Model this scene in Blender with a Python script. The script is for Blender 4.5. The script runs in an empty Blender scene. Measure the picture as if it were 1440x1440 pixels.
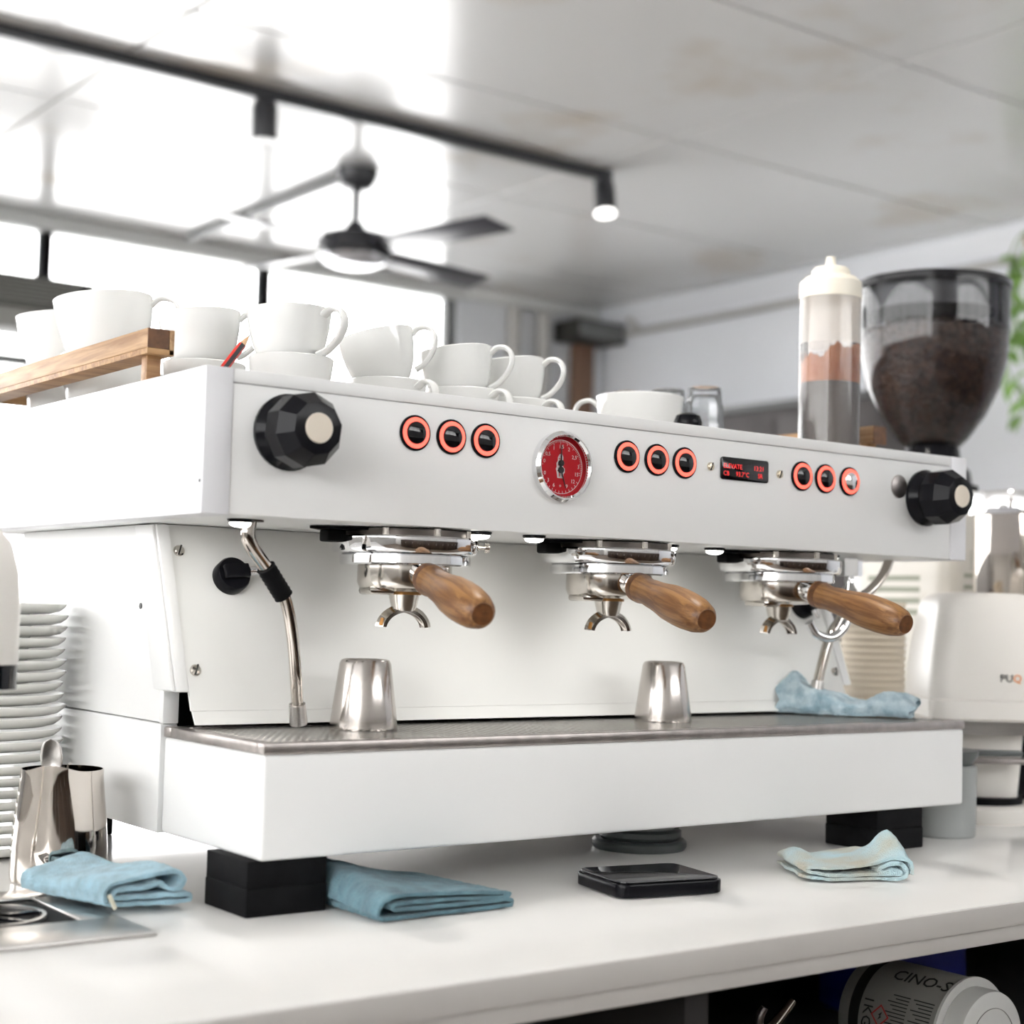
import bpy, bmesh, math, random
from mathutils import Matrix, Vector, noise
random.seed(7)
S = bpy.context.scene
COL = S.collection
PI = math.pi

# ------------------------------------------------------------------ camera
CAM = Vector((-0.54523, -1.13821, 0.24153))
FW = Vector((0.59652, 0.80016, 0.06256)).normalized()
RT = Vector((0.80052, -0.59877, 0.02527)); RT = (RT - FW * RT.dot(FW)).normalized()
UP = RT.cross(FW)
cd = bpy.data.cameras.new('camera'); cam = bpy.data.objects.new('camera', cd); COL.objects.link(cam)
cam.matrix_world = Matrix(((RT.x, UP.x, -FW.x, CAM.x), (RT.y, UP.y, -FW.y, CAM.y), (RT.z, UP.z, -FW.z, CAM.z), (0, 0, 0, 1)))
cd.sensor_width = 36; cd.lens = 36 * 2230.83 / 1440; cd.clip_start = 0.02
cd.dof.use_dof = True; cd.dof.focus_distance = 1.47; cd.dof.aperture_fstop = 4.6
S.camera = cam

# ------------------------------------------------------------------ sky, exposure
w = bpy.data.worlds.new('sky'); S.world = w; w.use_nodes = True
bg = w.node_tree.nodes['Background']; bg.inputs[0].default_value = (1.0, 0.997, 0.992, 1); bg.inputs[1].default_value = 8.0
S.view_settings.view_transform = 'Standard'; S.view_settings.look = 'None'
S.view_settings.exposure = 0.13; S.view_settings.gamma = 1.0; S.view_settings.use_curve_mapping = False

# ------------------------------------------------------------------ materials
MATS = {}
def mat(name, col, rough=0.5, metal=0.0, spec=0.5, var=0.0, vscale=20, bump=0.0, bscale=60, coat=0.0, emit=None, estr=0, stretch=None, col2=None, detail=4, sheen=0, sss=0):
    m = bpy.data.materials.new(name); m.use_nodes = True; MATS[name] = m
    nt = m.node_tree; p = nt.nodes['Principled BSDF']
    c = tuple(col) + (1,)
    p.inputs['Base Color'].default_value = c
    p.inputs['Roughness'].default_value = rough; p.inputs['Metallic'].default_value = metal
    p.inputs['Specular IOR Level'].default_value = spec; p.inputs['Coat Weight'].default_value = coat
    if sheen: p.inputs['Sheen Weight'].default_value = sheen
    if emit: p.inputs['Emission Color'].default_value = tuple(emit) + (1,); p.inputs['Emission Strength'].default_value = estr
    tc = nt.nodes.new('ShaderNodeTexCoord'); mp = nt.nodes.new('ShaderNodeMapping')
    nt.links.new(tc.outputs['Object'], mp.inputs[0])
    if stretch: mp.inputs['Scale'].default_value = stretch
    if var or col2:
        n = nt.nodes.new('ShaderNodeTexNoise'); n.inputs['Scale'].default_value = vscale; n.inputs['Detail'].default_value = detail
        nt.links.new(mp.outputs[0], n.inputs[0])
        r = nt.nodes.new('ShaderNodeValToRGB'); nt.links.new(n.outputs[0], r.inputs[0])
        d = col2 if col2 else tuple(max(0, x * (1 - var)) for x in col)
        r.color_ramp.elements[0].position = 0.36; r.color_ramp.elements[1].position = 0.64
        r.color_ramp.elements[0].color = tuple(d) + (1,); r.color_ramp.elements[1].color = c
        nt.links.new(r.outputs[0], p.inputs['Base Color'])
    if bump:
        n2 = nt.nodes.new('ShaderNodeTexNoise'); n2.inputs['Scale'].default_value = bscale; n2.inputs['Detail'].default_value = 3
        nt.links.new(mp.outputs[0], n2.inputs[0])
        b = nt.nodes.new('ShaderNodeBump'); b.inputs['Strength'].default_value = bump; b.inputs['Distance'].default_value = 0.002
        nt.links.new(n2.outputs[0], b.inputs['Height']); nt.links.new(b.outputs[0], p.inputs['Normal'])
    return m
def clear(name, tint=(1, 1, 1), rough=0.03, haze=0.0, hazecol=(1, 1, 1), rim=0.25, ior=1.45):
    """thin clear sheet: mostly see-through, mirror-like at glancing angles, optional milky haze"""
    m = bpy.data.materials.new(name); m.use_nodes = True; MATS[name] = m
    nt = m.node_tree; nt.nodes.remove(nt.nodes['Principled BSDF']); out = nt.nodes['Material Output']
    t = nt.nodes.new('ShaderNodeBsdfTransparent'); t.inputs[0].default_value = tuple(tint) + (1,)
    g = nt.nodes.new('ShaderNodeBsdfGlossy'); g.inputs['Roughness'].default_value = rough
    f = nt.nodes.new('ShaderNodeFresnel'); f.inputs[0].default_value = ior
    mx = nt.nodes.new('ShaderNodeMixShader'); last = t
    if haze:
        d = nt.nodes.new('ShaderNodeBsdfDiffuse'); d.inputs[0].default_value = tuple(hazecol) + (1,)
        tr = nt.nodes.new('ShaderNodeBsdfTranslucent'); tr.inputs[0].default_value = tuple(hazecol) + (1,)
        dm = nt.nodes.new('ShaderNodeMixShader'); dm.inputs[0].default_value = 0.5
        nt.links.new(d.outputs[0], dm.inputs[1]); nt.links.new(tr.outputs[0], dm.inputs[2])
        h = nt.nodes.new('ShaderNodeMixShader'); h.inputs[0].default_value = haze
        nt.links.new(t.outputs[0], h.inputs[1]); nt.links.new(dm.outputs[0], h.inputs[2]); last = h
    nt.links.new(f.outputs[0], mx.inputs[0]); nt.links.new(last.outputs[0], mx.inputs[1]); nt.links.new(g.outputs[0], mx.inputs[2])
    nt.links.new(mx.outputs[0], out.inputs[0])
    return m
def wood(name, c1, c2, axis='Y', scale=1.0, rough=0.4):
    m = bpy.data.materials.new(name); m.use_nodes = True; MATS[name] = m
    nt = m.node_tree; p = nt.nodes['Principled BSDF']; p.inputs['Roughness'].default_value = rough
    tc = nt.nodes.new('ShaderNodeTexCoord'); mp = nt.nodes.new('ShaderNodeMapping')
    s = {'X': (18, 260, 260), 'Y': (260, 18, 260), 'Z': (260, 260, 18)}[axis]
    mp.inputs['Scale'].default_value = tuple(v * scale for v in s)
    nt.links.new(tc.outputs['Object'], mp.inputs[0])
    n = nt.nodes.new('ShaderNodeTexNoise'); n.inputs['Scale'].default_value = 1; n.inputs['Detail'].default_value = 5; n.inputs['Distortion'].default_value = 0.6
    nt.links.new(mp.outputs[0], n.inputs[0])
    n3 = nt.nodes.new('ShaderNodeTexNoise'); n3.inputs['Scale'].default_value = 0.18; n3.inputs['Detail'].default_value = 2
    nt.links.new(mp.outputs[0], n3.inputs[0])
    a = nt.nodes.new('ShaderNodeMath'); a.operation = 'MULTIPLY_ADD'; a.inputs[1].default_value = 0.55
    sc = nt.nodes.new('ShaderNodeMath'); sc.operation = 'MULTIPLY'; sc.inputs[1].default_value = 0.45
    nt.links.new(n3.outputs[0], sc.inputs[0]); nt.links.new(n.outputs[0], a.inputs[0]); nt.links.new(sc.outputs[0], a.inputs[2])
    r = nt.nodes.new('ShaderNodeValToRGB'); nt.links.new(a.outputs[0], r.inputs[0])
    r.color_ramp.elements[0].position = 0.38; r.color_ramp.elements[1].position = 0.6
    r.color_ramp.elements[0].color = tuple(c2) + (1,); r.color_ramp.elements[1].color = tuple(c1) + (1,)
    nt.links.new(r.outputs[0], p.inputs['Base Color'])
    b = nt.nodes.new('ShaderNodeBump'); b.inputs['Strength'].default_value = 0.25; b.inputs['Distance'].default_value = 0.001
    nt.links.new(n.outputs[0], b.inputs['Height']); nt.links.new(b.outputs[0], p.inputs['Normal'])
    return m

WHITE = mat('white_powder_coat', (0.84, 0.84, 0.835), 0.33, bump=0.02, bscale=900)
WHITE2 = mat('white_panel_edge', (0.80, 0.80, 0.83), 0.35)
SPLASH = mat('white_splash_steel', (0.82, 0.82, 0.80), 0.5, spec=0.3)
STEEL = mat('brushed_steel', (0.62, 0.60, 0.58), 0.3, 1.0, var=0.12, vscale=40, stretch=(1, 30, 30))
RIMS = mat('steel_tray_rim', (0.50, 0.46, 0.44), 0.33, 1.0, var=0.2, vscale=60)
STEELDK = mat('worn_steel_rim', (0.36, 0.33, 0.32), 0.36, 1.0, var=0.2, vscale=60)
CHROME = mat('chrome', (0.86, 0.86, 0.87), 0.06, 1.0)
NICKEL = mat('nickel', (0.70, 0.66, 0.61), 0.14, 1.0, var=0.12, vscale=50)
CUPSTEEL = mat('satin_cup_steel', (0.60, 0.56, 0.53), 0.2, 1.0, var=0.1, vscale=60, stretch=(1, 1, 0.1))
MIRROR = mat('mirror_steel', (0.62, 0.57, 0.52), 0.05, 1.0)
COFFEE = mat('coffee_stained_metal', (0.35, 0.17, 0.05), 0.3, 0.7)
GUN = mat('dark_group_metal', (0.12, 0.105, 0.095), 0.35, 0.9)
BLACK = mat('black_plastic', (0.006, 0.006, 0.008), 0.16, spec=0.13)
BLACKM = mat('black_rubber', (0.007, 0.007, 0.008), 0.6, spec=0.1, var=0.4, vscale=90)
GLOSSBLK = mat('gloss_black', (0.004, 0.004, 0.006), 0.05)
CREAM = mat('cream_cap', (0.78, 0.70, 0.59), 0.4)
REDLED = mat('red_light_ring', (0.9, 0.1, 0.06), 0.4, emit=(1.0, 0.13, 0.09), estr=1.5)
REDTXT = mat('red_display_text', (0.5, 0.01, 0.01), 0.5, emit=(1.0, 0.03, 0.03), estr=0.9)
REDDIAL = mat('red_dial', (0.62, 0.004, 0.016), 0.5, spec=0.2)
WHITEPRINT = mat('white_print', (0.85, 0.80, 0.80), 0.5)
INK = mat('black_print', (0.01, 0.01, 0.01), 0.5)
REDINK = mat('red_print', (0.45, 0.03, 0.03), 0.5)
ORANGEINK = mat('orange_print', (0.85, 0.30, 0.06), 0.5)
BRASS = mat('pale_brass_screw', (0.72, 0.64, 0.50), 0.25, 1.0)
OAK = wood('handle_oak', (0.345, 0.172, 0.058), (0.135, 0.052, 0.017), 'Y')
OAKDK = mat('handle_end_grain', (0.17, 0.062, 0.018), 0.45, var=0.5, vscale=150)
RAILW = wood('rail_oak', (0.50, 0.31, 0.16), (0.27, 0.14, 0.06), 'Y', 0.8, 0.5)
RAILX = wood('rail_oak_cross', (0.46, 0.27, 0.12), (0.25, 0.12, 0.05), 'X', 0.8, 0.5)
RAILDK = mat('rail_end_grain', (0.16, 0.065, 0.022), 0.5, var=0.4, vscale=140)
CERAMIC = mat('white_glazed_ceramic', (0.86, 0.865, 0.85), 0.12, coat=0.4)
PLATE = mat('plate_ceramic', (0.80, 0.80, 0.765), 0.16)
LEDGLASS = mat('lamp_lens', (0.9, 0.95, 0.9), 0.1, emit=(1, 0.98, 0.92), estr=6)
COUNTER = mat('white_stone_counter', (0.83, 0.82, 0.80), 0.13, var=0.03, vscale=7)
CARCASS = mat('dark_cabinet', (0.02, 0.018, 0.018), 0.7)
TUBM = mat('shaded_white_tub_plastic', (0.26, 0.26, 0.24), 0.4)  # white tub and lid, colours darkened for the shade under the counter
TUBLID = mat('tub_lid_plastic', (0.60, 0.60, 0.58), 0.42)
BLUEBOX = mat('blue_plastic', (0.01, 0.015, 0.22), 0.4)
GREYCUP = mat('grey_plastic', (0.33, 0.345, 0.34), 0.4)
DARKGREY = mat('dark_grey_rubber', (0.075, 0.085, 0.085), 0.35)
PQ = mat('warm_white_plastic', (0.82, 0.79, 0.745), 0.35)
GRW = mat('ivory_grinder_paint', (0.80, 0.77, 0.71), 0.35)
PAPER = mat('cream_paper', (0.78, 0.70, 0.58), 0.7)
VENT = mat('vent_shadow_grey', (0.38, 0.40, 0.32), 0.6)
CLOTH = mat('blue_terry', (0.40, 0.64, 0.76), 0.95, var=0.3, vscale=70, bump=1.0, bscale=900, sheen=0.4)
CLOTHT = mat('teal_terry', (0.15, 0.31, 0.38), 0.95, var=0.4, vscale=60, bump=1.0, bscale=900, sheen=0.3)
CLOTHP = mat('pale_stained_terry', (0.50, 0.70, 0.76), 0.95, col2=(0.52, 0.50, 0.40), vscale=22, bump=1.0, bscale=900, sheen=0.4)
CLOTHM = mat('blue_mottled_terry', (0.68, 0.83, 0.91), 0.95, col2=(0.34, 0.52, 0.62), vscale=75, bump=1.0, bscale=900, sheen=0.4)
HEM = mat('cream_hem', (0.7, 0.68, 0.55), 0.9)
BEAN = mat('roast_beans', (0.062, 0.029, 0.016), 0.4, col2=(0.022, 0.010, 0.007), vscale=90)
LIQ = mat('dark_syrup', (0.060, 0.045, 0.045), 0.35)
FILM = mat('cinnamon_residue', (0.38, 0.105, 0.022), 0.6, col2=(0.55, 0.22, 0.08), vscale=55, stretch=(1, 1, 0.25))
CAPM = mat('ivory_cap', (0.82, 0.77, 0.66), 0.4)
MILKY = clear('milky_bottle', (0.98, 0.96, 0.95), 0.10, 0.15, (0.92, 0.87, 0.82))
MILKYUP = clear('frosted_bottle_shoulder', (0.97, 0.95, 0.93), 0.15, 0.60, (0.93, 0.88, 0.82))
HOPPER = clear('clear_hopper', (0.96, 0.96, 0.98), 0.03)
GLASSM = clear('tumbler_glass', (0.97, 0.98, 0.99), 0.02, 0.16, (0.95, 0.97, 1.0), ior=1.6)
PANE = clear('window_glass', (0.99, 0.99, 0.99), 0.0)
DIALGLASS = clear('dial_glass', (0.99, 0.99, 0.99), 0.02, ior=1.2)
PENR = mat('pencil_red', (0.62, 0.025, 0.015), 0.35)
PENB = mat('pencil_black', (0.015, 0.015, 0.02), 0.35)
PENW = mat('pencil_wood', (0.72, 0.46, 0.27), 0.7)
LEAF = mat('leaf_green', (0.13, 0.30, 0.05), 0.45, col2=(0.30, 0.50, 0.13), vscale=12)
STEM = mat('stem_green', (0.20, 0.32, 0.10), 0.6)
POT = mat('terracotta', (0.45, 0.22, 0.13), 0.8)
FAN = mat('charcoal_fan', (0.032, 0.033, 0.038), 0.28)
FANB = mat('fan_blade', (0.055, 0.055, 0.068), 0.3)
FRAME = mat('dark_window_frame', (0.15, 0.155, 0.155), 0.45)
BEAM = mat('grey_window_beam', (0.70, 0.71, 0.70), 0.5)
WALLM = mat('white_wall_paint', (0.87, 0.89, 0.93), 0.6, var=0.03, vscale=3)
WALLB = mat('grey_white_wall_paint', (0.74, 0.76, 0.79), 0.6, var=0.05, vscale=3)
DARKW = mat('dark_bench', (0.10, 0.09, 0.09), 0.6, var=0.2, vscale=6)
BROWNP = mat('brown_pipe', (0.20, 0.115, 0.075), 0.6)
PIPEG = mat('grey_pipe', (0.50, 0.49, 0.47), 0.5)
FLOORM = mat('timber_floor', (0.20, 0.15, 0.11), 0.45, var=0.3, vscale=4, stretch=(1, 12, 1))
ACM = mat('dark_grille', (0.035, 0.035, 0.03), 0.5)
ACG = mat('grey_ac_body', (0.32, 0.32, 0.30), 0.5)
def ceiling_mat():
    m = mat('gloss_ceiling_paint', (0.66, 0.66, 0.65), 0.2, bump=0.25, bscale=5)
    nt = m.node_tree; p = nt.nodes['Principled BSDF']
    tc = nt.nodes.new('ShaderNodeTexCoord'); n = nt.nodes.new('ShaderNodeTexNoise'); n.inputs['Scale'].default_value = 1.7; n.inputs['Detail'].default_value = 6
    nt.links.new(tc.outputs['Object'], n.inputs[0])
    r = nt.nodes.new('ShaderNodeValToRGB'); nt.links.new(n.outputs[0], r.inputs[0])
    e = r.color_ramp.elements; e[0].position = 0.30; e[0].color = (0.70, 0.65, 0.58, 1); e[1].position = 0.43; e[1].color = (0.81, 0.815, 0.81, 1)
    nt.links.new(r.outputs[0], p.inputs['Base Color'])
    return m
CEILM = ceiling_mat()
JOINT = mat('ceiling_joint_line', (0.33, 0.29, 0.24), 0.5, var=0.4, vscale=3)

# ------------------------------------------------------------------ mesh building
def TR(x=0, y=0, z=0): return Matrix.Translation((x, y, z))
def RX(a): return Matrix.Rotation(a, 4, 'X')
def RY(a): return Matrix.Rotation(a, 4, 'Y')
def RZ(a): return Matrix.Rotation(a, 4, 'Z')
def frame(o, zdir, xhint=(0, 0, 1)):
    z = Vector(zdir).normalized(); x = Vector(xhint); x = x - z * x.dot(z)
    if x.length < 1e-4: x = Vector((1, 0, 0)) - z * z.x
    x.normalize(); y = z.cross(x)
    return Matrix(((x.x, y.x, z.x, o[0]), (x.y, y.y, z.y, o[1]), (x.z, y.z, z.z, o[2]), (0, 0, 0, 1)))
class B:
    def __init__(s): s.bm = bmesh.new()
    def _in(s, t, M):
        if M is not None: t.transform(M)
        me = bpy.data.meshes.new('t'); t.to_mesh(me); t.free(); s.bm.from_mesh(me); bpy.data.meshes.remove(me); return s
    def raw(s, vs, fs, M=None):
        t = bmesh.new(); V = [t.verts.new(v) for v in vs]
        for f in fs:
            try: t.faces.new([V[i] for i in f])
            except ValueError: pass
        return s._in(t, M)
    def box(s, x0, x1, y0, y1, z0, z1, bev=0.0, seg=2, M=None):
        t = bmesh.new(); bmesh.ops.create_cube(t, size=1)
        t.transform(Matrix.Translation(((x0 + x1) / 2, (y0 + y1) / 2, (z0 + z1) / 2)) @ Matrix.Diagonal((x1 - x0, y1 - y0, z1 - z0, 1)))
        if bev: bmesh.ops.bevel(t, geom=list(t.edges), offset=bev, segments=seg, profile=0.5, affect='EDGES', clamp_overlap=True)
        return s._in(t, M)
    def lathe(s, prof, seg=40, M=None, closed=False):
        vs, fs, idx = [], [], []
        for r, z in prof:
            if r < 1e-6: idx.append([len(vs)]); vs.append((0, 0, z))
            else:
                idx.append(list(range(len(vs), len(vs) + seg)))
                vs += [(r * math.cos(2 * PI * k / seg), r * math.sin(2 * PI * k / seg), z) for k in range(seg)]
        n = len(prof); pairs = [(i, i + 1) for i in range(n - 1)] + ([(n - 1, 0)] if closed else [])
        for i, j in pairs:
            a, b = idx[i], idx[j]
            for k in range(seg):
                k2 = (k + 1) % seg
                if len(a) == 1 and len(b) == 1: continue
                if len(a) == 1: fs.append((a[0], b[k2], b[k]))
                elif len(b) == 1: fs.append((a[k], a[k2], b[0]))
                else: fs.append((a[k], a[k2], b[k2], b[k]))
        return s.raw(vs, fs, M)
    def tube(s, pts, rad, seg=12, M=None, smooth=6, cap=True, flat=None):
        P = [Vector(p) for p in pts]; Rr = rad if isinstance(rad, (list, tuple)) else [rad] * len(P)
        if smooth > 1 and len(P) > 2:
            Q, RQ = [], []
            for i in range(len(P) - 1):
                p0 = P[max(i - 1, 0)]; p1 = P[i]; p2 = P[i + 1]; p3 = P[min(i + 2, len(P) - 1)]
                for k in range(smooth):
                    t = k / smooth
                    Q.append(0.5 * ((2 * p1) + (p2 - p0) * t + (2 * p0 - 5 * p1 + 4 * p2 - p3) * t * t + (3 * p1 - p0 - 3 * p2 + p3) * t ** 3))
                    RQ.append(Rr[i] * (1 - t) + Rr[i + 1] * t)
            Q.append(P[-1]); RQ.append(Rr[-1]); P, Rr = Q, RQ
        vs, fs = [], []; nrm = None
        for i, p in enumerate(P):
            tg = (P[min(i + 1, len(P) - 1)] - P[max(i - 1, 0)]).normalized()
            if nrm is None: nrm = tg.orthogonal() if flat is None else (Vector(flat) - tg * Vector(flat).dot(tg))
            nrm = (nrm - tg * nrm.dot(tg)).normalized(); bn = tg.cross(nrm)
            ff = 1.0 if flat is None else 0.6
            for k in range(seg):
                a = 2 * PI * k / seg
                vs.append(p + (nrm * math.cos(a) * (1 if flat is None else 1.35) + bn * math.sin(a) * ff) * Rr[i])
        for i in range(len(P) - 1):
            for k in range(seg):
                k2 = (k + 1) % seg; fs.append((i * seg + k, i * seg + k2, (i + 1) * seg + k2, (i + 1) * seg + k))
        if cap: fs.append(tuple(range(seg - 1, -1, -1))); fs.append(tuple((len(P) - 1) * seg + k for k in range(seg)))
        return s.raw(vs, fs, M)
    def prism(s, poly, z0, z1, bev=0.0, M=None, seg=2):
        n = len(poly); t = bmesh.new()
        a = [t.verts.new((x, y, z0)) for x, y in poly]; b = [t.verts.new((x, y, z1)) for x, y in poly]
        t.faces.new(a[::-1]); t.faces.new(b)
        for i in range(n): t.faces.new((a[i], a[(i + 1) % n], b[(i + 1) % n], b[i]))
        bmesh.ops.recalc_face_normals(t, faces=list(t.faces))
        if bev: bmesh.ops.bevel(t, geom=list(t.edges), offset=bev, segments=seg, profile=0.5, affect='EDGES', clamp_overlap=True)
        return s._in(t, M)
    def ball(s, r, M=None, u=20, v=12):
        t = bmesh.new(); bmesh.ops.create_uvsphere(t, u_segments=u, v_segments=v, radius=r); return s._in(t, M)
    def mesh(s, name, m, ang=35):
        bmesh.ops.recalc_face_normals(s.bm, faces=list(s.bm.faces))
        me = bpy.data.meshes.new(name); s.bm.to_mesh(me); s.bm.free()
        for p in me.polygons: p.use_smooth = True
        me.set_sharp_from_angle(angle=math.radians(ang)); me.materials.append(m)
        return me
    def obj(s, name, m, parent=None, ang=35):
        return mk(name, s.mesh(name, m, ang), parent)
def mk(name, me, parent=None):
    o = bpy.data.objects.new(name, me); COL.objects.link(o)
    if parent: o.parent = parent
    return o
def tag(o, label, cat, group=None):
    o['label'] = label; o['category'] = cat
    if group: o['group'] = group
    return o
def thing(name, label, cat, loc=(0, 0, 0), rz=0, group=None):
    o = bpy.data.objects.new(name, None); COL.objects.link(o); o.location = loc; o.rotation_euler = (0, 0, rz); o.empty_display_size = 0.02
    return tag(o, label, cat, group)
def struct(o): o['kind'] = 'structure'; return o
def dup(root, M=None, label=None, group=None):
    r = root.copy(); COL.objects.link(r)
    if M is not None: r.matrix_world = M
    if label: r['label'] = label
    if group: r['group'] = group
    for ch in root.children:
        c = ch.copy(); COL.objects.link(c); c.parent = r
        for g in ch.children:
            d = g.copy(); COL.objects.link(d); d.parent = c
    return r
def rrect(w, h, r, n=5):
    out = []
    for cx, cy, a0 in ((w / 2 - r, h / 2 - r, 0), (-w / 2 + r, h / 2 - r, PI / 2), (-w / 2 + r, -h / 2 + r, PI), (w / 2 - r, -h / 2 + r, 1.5 * PI)):
        out += [(cx + r * math.cos(a0 + PI / 2 * k / n), cy + r * math.sin(a0 + PI / 2 * k / n)) for k in range(n + 1)]
    return out
FONTS = {}
def text(name, body, size, m, M, parent=None, ext=0.0002, align='CENTER', res=2):
    cu = bpy.data.curves.new(name, 'FONT'); cu.body = body; cu.size = size; cu.extrude = ext; cu.align_x = align; cu.align_y = 'CENTER'; cu.resolution_u = res
    o = bpy.data.objects.new(name, cu); COL.objects.link(o)
    dg = bpy.context.evaluated_depsgraph_get(); me = bpy.data.meshes.new_from_object(o.evaluated_get(dg))
    bpy.data.objects.remove(o); bpy.data.curves.remove(cu)
    me.transform(M); me.materials.clear(); me.materials.append(m); me.name = name
    return mk(name, me, parent)
PANEL = Matrix(((1, 0, 0, 0), (0, 0, -1, 0), (0, 1, 0, 0), (0, 0, 0, 1)))   # local xy -> world xz, local z -> towards -y

# ================================================================== SETTING
XR, YB, ZC, ZF = 4.67, 5.10, 1.8, -0.9
X0, Y0 = -3.4, -3.2
struct(B().box(X0, XR + 0.2, Y0 - 0.2, YB + 0.3, ZF - 0.1, ZF).obj('floor', FLOORM))
ceil = struct(B().box(X0, XR + 0.2, Y0 - 0.2, YB + 0.3, ZC + 0.012, ZC + 0.1).obj('ceiling', JOINT))
xs = [X0, -2.2, -0.5, 1.2, 2.9, 4.6, XR + 0.2]; ysj = [Y0 - 0.2, -2.1, -1.15, -0.2, 0.76, 1.72, 2.67, 3.62, 4.57, YB]
for i in range(len(xs) - 1):
    for j in range(len(ysj) - 1):
        g = 0.006
        B().box(xs[i] + g, xs[i + 1] - g, ysj[j] + g, ysj[j + 1] - g, ZC, ZC + 0.011, 0.002, 1).obj('ceiling_panel', CEILM, ceil)
# right wall, back wall (solid end), wall behind the camera
struct(B().box(XR, XR + 0.15, Y0 - 0.15, YB + 0.15, ZF, ZC + 0.01).obj('wall_right', WALLM))
wb = B().box(3.76, XR, YB, YB + 0.15, ZF, ZC + 0.01).box(X0, 3.76, YB, YB + 0.15, ZF, 0.05)
wb = struct(wb.obj('wall_back', WALLB))
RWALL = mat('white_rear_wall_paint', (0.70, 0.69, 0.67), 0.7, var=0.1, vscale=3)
FWX0, FWX1, FWZ0, FWZ1 = 0.3, 4.4, 0.98, 1.66
struct(B().box(X0, FWX0, Y0 - 0.15, Y0, ZF, ZC + 0.01).box(FWX1, XR, Y0 - 0.15, Y0, ZF, ZC + 0.01).box(FWX0, FWX1, Y0 - 0.15, Y0, ZF, FWZ0).box(FWX0, FWX1, Y0 - 0.15, Y0, FWZ1, ZC + 0.01).obj('wall_front', RWALL))
struct(B().box(X0 - 0.12, X0, Y0 - 0.15, YB + 0.15, ZF, 0.35).obj('wall_left', RWALL))
# cornice along the right wall
cor = [(0, 0), (-0.05, 0), (-0.06, -0.02), (-0.045, -0.06), (-0.02, -0.09), (-0.012, -0.105), (0, -0.105)]
struct(B().prism(cor, Y0, YB, M=Matrix(((1, 0, 0, XR - 0.001), (0, 0, 1, 0), (0, 1, 0, ZC - 0.001), (0, 0, 0, 1)))).obj('trim_1', WALLM))
struct(B().box(3.80, XR - 0.06, YB - 0.05, YB, ZC - 0.06, ZC - 0.001, 0.01).obj('trim_2', BEAM))
# glazing: back wall and left wall
def window(n, a, b, axis, pos, z0=0.05, z1=1.735, zm=1.18):
    o = B()
    def bx(u0, u1, za, zb, d0=-0.03, d1=0.03):
        if axis == 'x': o.box(u0, u1, pos + d0, pos + d1, za, zb, 0.004, 1)
        else: o.box(pos + d0, pos + d1, u0, u1, za, zb, 0.004, 1)
    bx(a - 0.025, a + 0.025, z0, z1); bx(b - 0.025, b + 0.025, z0, z1); bx(a + 0.025, b - 0.025, z0, z0 + 0.05); bx(a + 0.025, b - 0.025, zm, zm + 0.04)
    root = struct(o.obj('window_%d' % n, FRAME))
    for za, zb in ((z0 + 0.05, zm), (zm + 0.04, z1)):
        p = B()
        if axis == 'x': p.box(a + 0.025, b - 0.025, pos - 0.003, pos + 0.003, za, zb)
        else: p.box(pos - 0.003, pos + 0.003, a + 0.025, b - 0.025, za, zb)
        p.obj('pane', PANE, root)
wx = [3.725 - 0.998 * k for k in range(8)]
n = 1
for k in range(7):
    window(n, wx[k + 1], wx[k], 'x', YB + 0.05); n += 1
ly = [YB - 0.05 - 1.2 * k for k in range(7)]
for k in range(6):
    window(n, ly[k + 1], ly[k], 'y', X0 - 0.06, z0=0.35, z1=1.72); n += 1
for k in range(4):  # windows added out of view behind the camera to light the machine front
    window(n, FWX0 + 0.03 + 1.01 * k, FWX0 + 0.03 + 1.01 * (k + 1), 'x', Y0 - 0.07, z0=FWZ0, z1=FWZ1, zm=1.45); n += 1
bm_ = B().box(X0, 3.80, YB - 0.02, YB + 0.12, 1.735, ZC - 0.001, 0.012)
struct(bm_.obj('trim_3', BEAM))
struct(B().box(X0 - 0.12, X0, Y0, YB, 1.72, ZC + 0.01, 0.01).obj('trim_4', BEAM))

# ================================================================== COUNTER
ct = thing('counter', 'white stone counter with a dark open cabinet under it', 'counter', (0, 0, ZF))
CX0, CX1, CY0, CY1 = -1.6, 2.6, -0.2826, 0.98
K = TR(0, 0, -ZF)
EDGE = mat('shaded_counter_edge', (0.60, 0.575, 0.55), 0.35, var=0.05, vscale=12)  # shade on the counter front, put into the colour
B().box(CX0, CX1, CY0 + 0.002, CY1, -0.0205, 0, 0.0012, M=K).obj('worktop', COUNTER, ct)
B().box(CX0, CX1, CY0, CY0 + 0.0022, -0.0205, -0.0008, 0.0008, M=K).obj('shaded_front_strip', EDGE, ct)  # thin strip added to give the worktop's front face its shaded tone
B().box(CX0, CX1, CY0 + 0.004, CY1, -0.0345, -0.0212, 0.001, M=K).obj('edge_strip', EDGE, ct)
B().box(CX0, CX1, 0.42, 0.45, ZF + 0.08, -0.0345, M=K).obj('back_panel', CARCASS, ct)
for x in (CX0 + 0.02, -0.35, 0.30, 1.42, CX1 - 0.02):
    B().box(x - 0.012, x + 0.012, CY0 + 0.03, 0.42, ZF, -0.0345, M=K).obj('side_panel', CARCASS, ct)
B().box(CX0, CX1, CY0 + 0.035, 0.42, -0.225, -0.207, M=K).obj('shelf', CARCASS, ct)
B().box(CX0, CX1, CY0 + 0.05, 0.42, ZF + 0.08, ZF + 0.10, M=K).obj('shelf', CARCASS, ct)

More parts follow.
